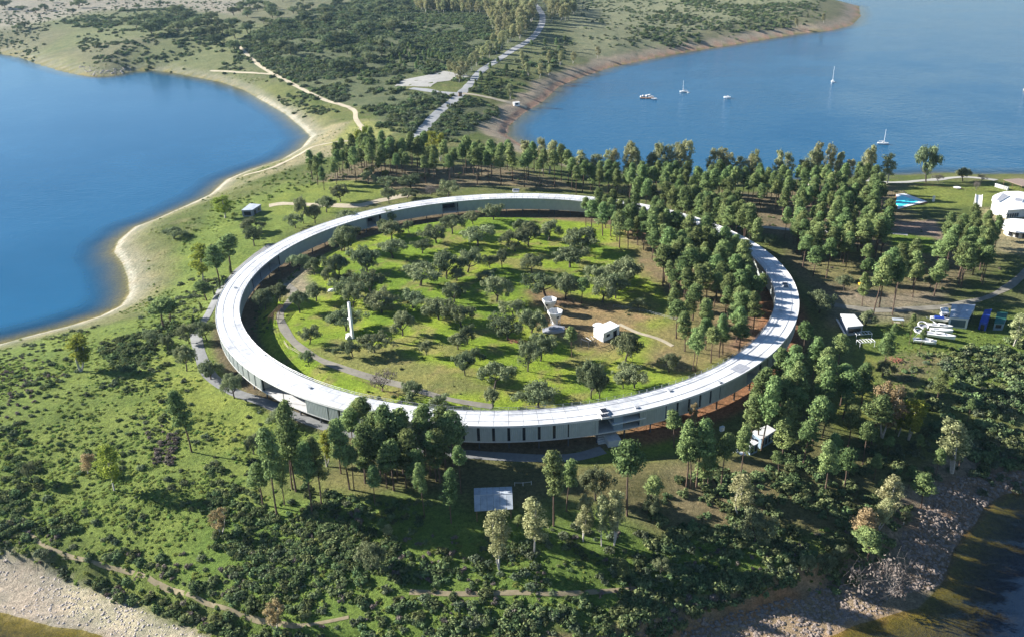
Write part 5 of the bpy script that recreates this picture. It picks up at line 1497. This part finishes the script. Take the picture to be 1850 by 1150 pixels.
t = empty('pool_shower', (x, y, g), 0, 'white shower pillar right of the turquoise pool', 'shower')
mb = MB(); mb.box(-.45, .45, -.35, .35, -.2, 2.6); mb.build('pillar', M['white'], t); mb = MB(); mb.tube((.1, -.35, 2.2), (.1, -.9, 2.2), .06); mb.build('spout', M['galv'], t)
x, y, g = G(1729, 341)
t = empty('round_table', (x, y, g), 0, 'wide round white table top on the lawn right of the pool', 'table')
mb = MB(); mb.lathe([(1.7, .55), (1.75, .65), (1.6, .72)], 20); mb.build('table_top', M['white'], t); mb = MB(); mb.lathe([(.5, -.2), (.4, .55)], 10); mb.build('pedestal', M['slab'], t)
x, y, g = G(1767, 377)
T4 = FP([(1763, 352), (1774.8, 352.8)], g + 5.2); B4 = FP([(1773, 374), (1761.5, 373)], g + .8)
t, L = root_at('white_slide', T4 + B4, g, 'steep white slide like ramp standing left of the clubhouse', 'slide')
mb = MB(); mb.prism(L, [4.9, 4.9, .5, .5], [5.2, 5.2, .8, .8]); mb.build('ramp', M['white'], t)
for e in ((0, 3), (1, 2)):
    p, q = L[e[0]], L[e[1]]; mb = MB(); mb.tube((p[0], p[1], 5.5), (q[0], q[1], 1.1), .14); mb.build('side_rail', M['white'], t)
for p in L[:2]:
    mb = MB(); mb.tube((p[0], p[1], -.3), (p[0], p[1], 4.9), .14); mb.build('leg', M['whited'], t)
# clubhouse
x, y, g = G(1800, 382)
hc = 4.2
C0 = [(1791.5, 361), (1793, 355), (1798, 351.5), (1806, 348.5), (1814.7, 346), (1840, 345.5), (1872, 351), (1880, 374), (1845, 378), (1820.6, 380), (1805, 375), (1796, 370)]
P = FP(C0, g + hc); t, L = root_at('clubhouse', P, g, 'white clubhouse with rounded roof edge and dark roof courts at the right edge', 'clubhouse')
mb = MB(); mb.prism(grow(L, -.5), -1, hc - .25); mb.build('wall', M['whited'], t)
mb = MB(); mb.prism(L, hc - .24, hc); mb.build('roof', M['white'], t)
cx_, cy_ = t.location[0], t.location[1]
for q in ([(1811.7, 348.5), (1822.8, 354), (1805, 364.6), (1800, 361)], [(1834, 357), (1849, 359), (1846, 365), (1833, 363)]):
    q = [(a - cx_, b - cy_) for a, b in FP(q, g + hc + .3)]
    mb = MB(); mb.prism(grow(q, .25), hc + .004, hc + .30); mb.build('court_parapet', M['white'], t)
    mb = MB(); mb.prism(grow(q, -.25), hc + .01, hc + .315); mb.build('roof_court', M['grey'], t)
for k in range(5):
    p, q = lerp2(L[8], L[9], .1 + .18 * k), lerp2(L[8], L[9], .2 + .18 * k)
    mb = MB(); mb.prism([p, q, lerp2(q, (0, 0), .05), lerp2(p, (0, 0), .05)], .8, 2.4); mb.build('window', M['glass'], t)
q = [(a - cx_, b - cy_) for a, b in FP([(1797, 371), (1822, 380), (1818, 386), (1795, 378)], g + 3.0)]
mb = MB(); mb.prism(q, [2.6] * 4, [2.75] * 4); mb.build('porch_roof', M['white'], t)
x, y, g = G(1842, 424)
t = empty('white_dome', (x, y + 1, g), 0, 'smooth white dome roof over a round white room at the right edge', 'dome')
mb = MB(); mb.lathe([(8.6, 3.0), (8.3, 3.5), (6.6, 4.5), (4, 5.2), (.2, 5.5)], 40, sx=1, sy=.95); mb.build('dome_roof', M['white'], t)
mb = MB(); mb.lathe([(5.6, -1), (5.3, 3.0)], 32, sy=.9); mb.build('drum_wall', M['whited'], t)
for a in (3.6, 4.1, 4.6):
    mb = MB(); mb.box(5.0, 5.75, -.6, .6, .2, 2.3); mb.build('window', M['dark'], t, (0, 0, 0), a)
# terrace pergola by the lake
x, y, g = G(1830, 345)
P = FP([(1813, 324.7), (1841, 322.5), (1868, 328), (1862, 338), (1846, 336)], g + 2.9)
t, L = root_at('lakeside_pergola', P, g, 'brown reed roofed terrace pergola between the clubhouse and the lake', 'pergola')
mb = MB(); mb.prism(L, 2.75, 2.95); mb.build('reed_roof', M['thatch'], t)
for p in L + [lerp2(L[0], L[4], .5), lerp2(L[1], L[2], .5)]:
    c = lerp2(p, (0, 0), .06); mb = MB(); mb.tube((c[0], c[1], -.5), (c[0], c[1], 2.8), .12); mb.build('post', M['wood'], t)
for k in range(8):
    a = G(1799 + 3.0 * k, 338 + .9 * k)
    s_ = empty('stone_pillar', (a[0], a[1], a[2]), .2 * k, 'stubby %s stone pillar before the reed pergola, %s from its left end' % ('pale' if k % 2 else 'cream', ['first', 'second', 'third', 'fourth', 'fifth', 'sixth', 'seventh', 'eighth'][k]), 'pillar', 'stone pillars before the pergola')
    mb = MB(); mb.box(-.35, .35, -.35, .35, -.3, 1.5); mb.build('shaft', M['slab'], s_); mb = MB(); mb.box(-.45, .45, -.45, .45, 1.51, 1.66); mb.build('capstone', M['whited'], s_)
P = FP([(1801, 319), (1825, 317), (1826, 319.5), (1802, 321.5)], WATER + .8); t, L = root_at('jetty', P, WATER, 'dark flat jetty reaching into the lake behind the pergola', 'jetty')
for k in range(8):
    a, b = k / 8 + .01, (k + 1) / 8 - .01; mb = MB(); mb.prism([lerp2(L[0], L[1], a), lerp2(L[0], L[1], b), lerp2(L[3], L[2], b), lerp2(L[3], L[2], a)], .65, .8); mb.build('deck_board', M['steel'], t)
for p in L:
    mb = MB(); mb.tube((p[0], p[1], -2), (p[0], p[1], 1.2), .1); mb.build('pile', M['wood'], t)
# small roadside things
x, y, g = G(933, 191)
t = empty('shore_kiosk', (x, y, g), .3, 'small white kiosk where the track meets the right lake', 'kiosk')
mb = MB(); mb.box(-2.2, 2.2, -1.4, 1.4, -.3, 2.4); mb.build('wall', M['white'], t); mb = MB(); mb.box(-2.5, 2.5, -1.7, 1.7, 2.41, 2.6); mb.build('roof', M['whited'], t); mb = MB(); mb.box(-1, 1, -1.46, -1.39, .9, 2.0); mb.build('window', M['dark'], t)
x, y, g = G(831.5, 174)
t = empty('gate_hut', (x, y, g), .2, 'narrow dark gate hut at the road junction', 'hut')
mb = MB(); mb.box(-1.2, 1.2, -1.2, 1.2, -.3, 2.8); mb.build('wall', M['wood'], t); mb = MB(); mb.box(-1.5, 1.5, -1.5, 1.5, 2.81, 3.05); mb.build('roof', M['steel'], t)
x, y, g = G(1621, 586)
t = empty('picnic_shelter', (x, y, g), -.2, 'small flat roofed picnic shelter left of the boats on land', 'shelter')
mb = MB(); mb.box(-1.8, 1.8, -.9, .9, 1.9, 2.0); mb.build('roof', M['metalroof'], t)
for sx in (-1, 1):
    for sy in (-1, 1):
        mb = MB(); mb.tube((sx * 1.6, sy * .7, -.2), (sx * 1.6, sy * .7, 1.9), .06); mb.build('post', M['wood'], t)
mb = MB(); mb.box(-1.1, 1.1, -.35, .35, .7, .78); mb.build('table_top', M['lightwood'], t)
x, y, g = G(1557, 516)
t = empty('yellow_trailer', (x, y, g), .1, 'little yellow trailer parked under the pines right of the ring', 'trailer')
m_y = simple('yellow_paint', (.70, .38, .03), .6, .2, 2)
mb = MB(); mb.box(-1.2, 1.2, -.6, .6, .45, 1.1); mb.build('body', m_y, t); mb = MB(); mb.tube((1.2, 0, .5), (2.1, 0, .4), .05); mb.build('drawbar', M['steel'], t)
for s in (-1, 1):
    mb = MB(); mb.tube((0, s * .62, .3), (0, s * .8, .3), .32, .32, 12); mb.build('wheel', M['steel'], t)


# fences, frames and piles
def fence(name, label, pts, h, mat, rails=(.5, .95), pr=.06, every=None):
    W = [G(*p) for p in pts]
    t = empty(name, W[0], 0, label, 'fence'); o = Vector(W[0])
    Q = []
    for a, b in zip(W[:-1], W[1:]):
        n = max(1, int(math.dist(a[:2], b[:2]) / (every or 2.2)))
        for k in range(n): q = lerp2(a, b, k / n); Q.append((q[0], q[1], float(hz(q[0], q[1]))))
    Q.append(W[-1])
    for q in Q:
        v = Vector(q) - o; mb = MB(); mb.tube(v - Vector((0, 0, .2)), v + Vector((0, 0, h)), pr, n=5); mb.build('post', mat, t)
    for r_ in rails:
        for a, b in zip(Q[:-1], Q[1:]):
            mb = MB(); mb.tube(Vector(a) - o + Vector((0, 0, r_ * h)), Vector(b) - o + Vector((0, 0, r_ * h)), pr * .7, n=4); mb.build('rail', mat, t)
    return t


fence('rail_fence', 'dark wooden rail fence between the curved path and the lower left ring', [(637, 686), (655, 690), (672, 698), (692, 707), (720, 718)], 1.1, M['wood'])
fence('zigzag_fence', 'bleached zigzag wooden fence beside the curved path', [(514, 620), (521, 630), (529, 633), (541, 640)], 1.1, M['lightwood'], (.35, .9), .08)
fence('orange_post_row', 'row of short orange brown posts beside the upper left ring', [(553, 467), (576, 454), (599, 441)], 1.0, simple('orange_timber', (.42, .22, .08), .85, .3, 3), (), .09, 1.1)
fence('white_post_fence', 'short white posts beside the metal roofed shed', [(930, 877), (945, 877), (960, 875)], 1.1, M['whited'], (.85,), .07, 1.2)
fence('meadow_wire_fence', 'thin wire fence crossing the meadow below the pine grove', [(1108, 555), (1140, 560), (1170, 566), (1200, 574), (1225, 580)], 1.1, M['galv'], (.5, .95), .04, 2.4)
fence('pool_road_fence', 'low timber rail fence on the lawn side of the lake path', [(1640, 338), (1670, 337), (1700, 340), (1745, 345), (1790, 344)], .9, M['wood'], (.9,), .06, 3)
for (px, py, rz, L_, lab) in ((500, 571, 1.42, 10, 'brown wooden climbing frame of ladders beside the curved path'), (522, 497, .4, 5, 'brown wooden climbing frame near the oak by the upper path')):
    x, y, g = G(px, py)
    t = empty('climbing_frame', (x, y, g), rz, lab, 'climbing frame', 'wooden climbing frames')
    for s in (-.8, 0, .8):
        mb = MB(); mb.tube((-L_ / 2, s, 2.0), (L_ / 2, s, 2.0), .08); mb.build('beam', M['wood'], t)
    n = int(L_)
    for k in range(n + 1):
        u = -L_ / 2 + k * L_ / n
        mb = MB(); mb.tube((u, -.8, 2.0), (u, .8, 2.0), .06); mb.build('rung', M['wood'], t)
        if k % 3 == 0:
            for s in (-.8, .8):
                mb = MB(); mb.tube((u, s, -.2), (u, s, 2.0), .09); mb.build('post', M['wood'], t)
for (px, py, lab) in ((716, 795, 'pile of rust red cut branches under the pines by the ring road'), (1613, 651, 'pile of rust red logs on bare ground below the boat yard'), (935, 618, 'small heap of cut branches near the meadow centre')):
    x, y, g = G(px, py)
    t = empty('branch_pile', (x, y, g), 0, lab, 'branch pile', 'branch piles')
    rr2 = random.Random(int(px))
    for k in range(26):
        a = rr2.uniform(0, 3.14); L_ = rr2.uniform(1, 2.2); cx_, cy_, cz_ = rr2.uniform(-2.6, 2.6), rr2.uniform(-1, 1), rr2.uniform(.1, .7)
        mb = MB(); mb.tube((cx_ - L_ * math.cos(a) / 2, cy_ - L_ * math.sin(a) / 2, cz_ - .2), (cx_ + L_ * math.cos(a) / 2, cy_ + L_ * math.sin(a) / 2, cz_ + rr2.uniform(-.1, .4)), .10, .06, 5)
        mb.build('branch', M['terracotta'], t)
for (px, py, wz, hz_, rz, lab) in ((1558, 606, 5.2, 1.0, .1, 'upper white slatted frame beside the grey cabin'), (1563, 624, 5.0, 1.7, .15, 'lower white slatted frame beside the grey cabin')):
    x, y, g = G(px, py)
    t = empty('slatted_frame', (x, y, g), rz, lab, 'frame', 'white slatted frames')
    for s in (-1, 1):
        mb = MB(); mb.tube((-wz / 2, s * 1.1, hz_), (wz / 2, s * 1.1, hz_), .08); mb.build('beam', M['white'], t)
    for k in range(6):
        u = -wz / 2 + wz * k / 5
        mb = MB(); mb.box(u - .07, u + .07, -1.15, 1.15, hz_ + .09, hz_ + .17); mb.build('slat', M['white'], t)
        if k in (0, 5):
            for s in (-1, 1):
                mb = MB(); mb.tube((u, s * 1.1, -.2), (u, s * 1.1, hz_), .08); mb.build('leg', M['white'], t)


# boats
def hull_mesh(Lh, B, H):
    mb = MB(); ns = 12; rings = []
    for i in range(ns + 1):
        t_ = i / ns; w = B / 2 * (min(1, (1 - t_) * 2.6) ** .6) * (.78 + .22 * min(1, t_ * 4)); w = max(w, .03)
        z = H * (1 + .25 * t_ ** 2); x = -Lh / 2 + Lh * t_
        rings.append([(x, -w, z), (x * .98, -w * .72, H * .25), (x * .96, 0, -.15 * H), (x * .98, w * .72, H * .25), (x, w, z)])
    vs = [p for r_ in rings for p in r_]; fs = []
    for i in range(ns):
        for k in range(4): fs.append((i * 5 + k, i * 5 + k + 1, (i + 1) * 5 + k + 1, (i + 1) * 5 + k))
        fs.append((i * 5 + 4, i * 5, (i + 1) * 5, (i + 1) * 5 + 4))
    fs.append((4, 3, 2, 1, 0))
    mb.add(vs, fs); return mb


def boat(name, label, pos, Lh, B, H, rz, mast=0, cabin=True, group=None, hullmat='white', cover=None, tilt=0):
    t = empty(name, pos, rz, label, 'boat' if not mast else 'sailing boat', group)
    if tilt: t.rotation_euler[0] = tilt
    hull_mesh(Lh, B, H).build('hull', M[hullmat], t)
    mb = MB(); mb.box(-Lh * .36, -Lh * .12, -B * .26, B * .26, H * 1.02, H * 1.08); mb.build('cockpit', M['grey'], t)
    if cabin:
        mb = MB(); mb.prism([(-Lh * .1, -B * .3), (Lh * .24, -B * .2), (Lh * .24, B * .2), (-Lh * .1, B * .3)], H * 1.02, H * 1.02 + .55, [(-Lh * .08, -B * .26), (Lh * .18, -B * .17), (Lh * .18, B * .17), (-Lh * .08, B * .26)]); cb = mb.build('cabin', M['white'], t)
        for s in (-1, 1):
            mb = MB(); mb.box(-.05 * Lh, .10 * Lh, -.02, .02, .18, .38, 0, (0, s * B * .285, H * 1.02)); mb.build('window', M['dark'], cb)
    if cover:
        mb = MB(); mb.prism([(-Lh * .3, -B * .4), (Lh * .2, -B * .35), (Lh * .2, B * .35), (-Lh * .3, B * .4)], H * 1.06, H * 1.06 + .1, [(-Lh * .28, -.06), (Lh * .18, -.06), (Lh * .18, .06), (-Lh * .28, .06)])
        mb.v = [v if i % 8 < 4 else (v[0], v[1], H * 1.06 + .75) for i, v in enumerate(mb.v)]; mb.build('cover', M[cover], t)
    if mast:
        mb = MB(); mb.tube((Lh * .08, 0, H), (Lh * .08, 0, H + mast), .13, .10); mb.build('mast', M['white'], t)
        mb = MB(); mb.tube((Lh * .08, 0, H + 1.0), (-Lh * .36, 0, H + .9), .12); mb.build('boom', M['white'], t)
        mb = MB(); mb.tube((Lh * .06, 0, H + 1.2), (-Lh * .33, 0, H + 1.08), .16, .10); mb.build('furled_sail', M['whited'], t)
    return t


def onwater(px, py): x, y = unproj(px, py, WATER); return (float(x), float(y), WATER)


boat('sailing_boat', 'white yacht with bare mast moored left of the motor boat', onwater(1235, 167), 6.5, 2.4, .9, 2.95, 8.5, group='boats moored on the right lake')
boat('dinghy', 'tiny white dinghy tied behind the leftmost yacht', onwater(1243.6, 168), 1.8, 1.1, .45, .4, cabin=False, group='boats moored on the right lake')
boat('motor_boat', 'stubby white motor boat without mast on the open lake', onwater(1314, 178), 5.6, 3.2, 1.3, -.6, group='boats moored on the right lake')
boat('sailing_boat', 'end on white yacht with tall mast, farthest out on the lake', onwater(1504, 149), 6.0, 2.8, 1.0, 1.35, 12.0, group='boats moored on the right lake')
boat('sailing_boat', 'nearest white yacht with pale mast and red waterline above the eucalypt shore', onwater(1595, 261), 6.8, 2.5, 1.0, -.35, 8.6, group='boats moored on the right lake')
boat('sailing_boat', 'yellowish boat cut by the right edge of the lake', onwater(1851, 164), 6.0, 2.4, .9, 1.2, 6.0, group='boats moored on the right lake', hullmat='lightwood')
p_ = onwater(1169, 178)
t = empty('mooring_raft', p_, -.15, 'cluttered mooring raft with dark floats, leftmost on the right lake', 'raft')
mb = MB(); mb.box(-5.5, 5.5, -1.8, 1.8, .25, .5); mb.build('deck', M['wood'], t)
for k in range(5):
    mb = MB(); mb.tube((-5 + 2.4 * k, -1.9, .15), (-5 + 2.4 * k, 1.9, .15), .4, n=10); mb.build('float', M['steel'], t)
for i, (px, py, rz, lab) in enumerate(((1161.5, 175.5, .2, 'small white boat at the left end of the mooring raft'), (1171, 173.5, .5, 'small white boat moored behind the middle of the raft'), (1176.5, 176.5, -.4, 'small white boat at the right side of the raft'), (1182, 180, -.3, 'dark keeled white boat trailing off the right end of the raft'))):
    boat('small_boat', lab, onwater(px, py), 4.4, 1.9, .9, rz, cabin=(i % 2 == 0), group='boats tied to the mooring raft')
YG = 'boats laid up on land in the boat yard'


def land(px, py, dz=.55): x, y, z = G(px, py); return (x, y, z + dz)


boat('laid_up_boat', 'longest white hull, lowest but one in the boat yard', land(1693, 611), 10.5, 2.6, 1.1, -.42, group=YG)
boat('laid_up_boat', 'pinkish white hull below the blue covered boat', land(1698, 595), 7.4, 2.3, 1.0, -.3, group=YG, hullmat='whited')
boat('laid_up_boat', 'white sailing boat with lowered mast between the two long hulls', land(1700, 602), 7.0, 2.1, .9, -.25, group=YG, cabin=False)
boat('laid_up_boat', 'boat under a bright blue cover beside the white annexe', land(1697, 582), 6.0, 2.4, 1.0, -.35, group=YG, cover='blue', cabin=False)
boat('laid_up_boat', 'short white hull at the bottom of the boat yard', land(1667, 620), 6.0, 2.3, .9, -.2, group=YG)
boat('laid_up_boat', 'small white motor boat right of the lowest hull', land(1680, 623), 3.6, 2.0, 1.0, -.15, group=YG)
for (px, py, r_, lab) in ((1661, 598, 1.6, 'lower round white inflatable left of the hulls'), (1668, 589, 1.6, 'upper round white inflatable left of the hulls')):
    x, y, g = G(px, py); t = empty('inflatable', (x, y, g), 0, lab, 'inflatable', 'round inflatables in the boat yard')
    mb = MB(); pts = [(r_ * math.cos(2 * math.pi * k / 20), r_ * 1.1 * math.sin(2 * math.pi * k / 20), .4 + .5 * math.sin(2 * math.pi * k / 20)) for k in range(21)]; mb.path(pts, [.22] * 21, 8); mb.build('tube', M['white'], t)
    mb = MB(); mb.lathe([(r_ * .95, .1), (r_ * .9, .2)], 20); mb.build('floor', M['grey'], t)
for i, (a, b) in enumerate((((1676, 590), (1650, 612)), ((1685, 588), (1712, 606)), ((1673, 580), (1700, 590)))):
    A_ = land(*a, 1.5); B_ = land(*b, .4); t = empty('spare_mast', A_, 0, ['bare mast leaning across the round inflatables', 'bare mast lying across the long hulls', 'bare mast lying above the round inflatables'][i], 'mast', 'masts laid down in the boat yard')
    mb = MB(); mb.tube((0, 0, 0), Vector(B_) - Vector(A_), .09, .07); mb.build('spar', M['galv'], t)
    mb = MB(); mb.tube((0, -.6, -.1), (0, .6, -.1), .04); mb.build('spreader', M['galv'], t)
# ------------------------------------------------------------------ haze
HAZE = 0.000034
if HAZE > 0:
    mb = MB(); mb.box(-6100, 6100, -2600, 7100, -31, 150)
    m_, tt, out = newmat('thin_blue_haze')
    pv = nd(tt, 'ShaderNodeVolumePrincipled'); pv.inputs['Color'].default_value = (.50, .76, 1.0, 1); pv.inputs['Density'].default_value = HAZE; pv.inputs['Anisotropy'].default_value = .2
    tt.links.new(pv.outputs[0], out.inputs['Volume'])
    tag(mb.build('haze', m_), kind='stuff')
    for a in ('volume_step_rate',):
        if hasattr(SC.cycles, a): setattr(SC.cycles, a, 10)
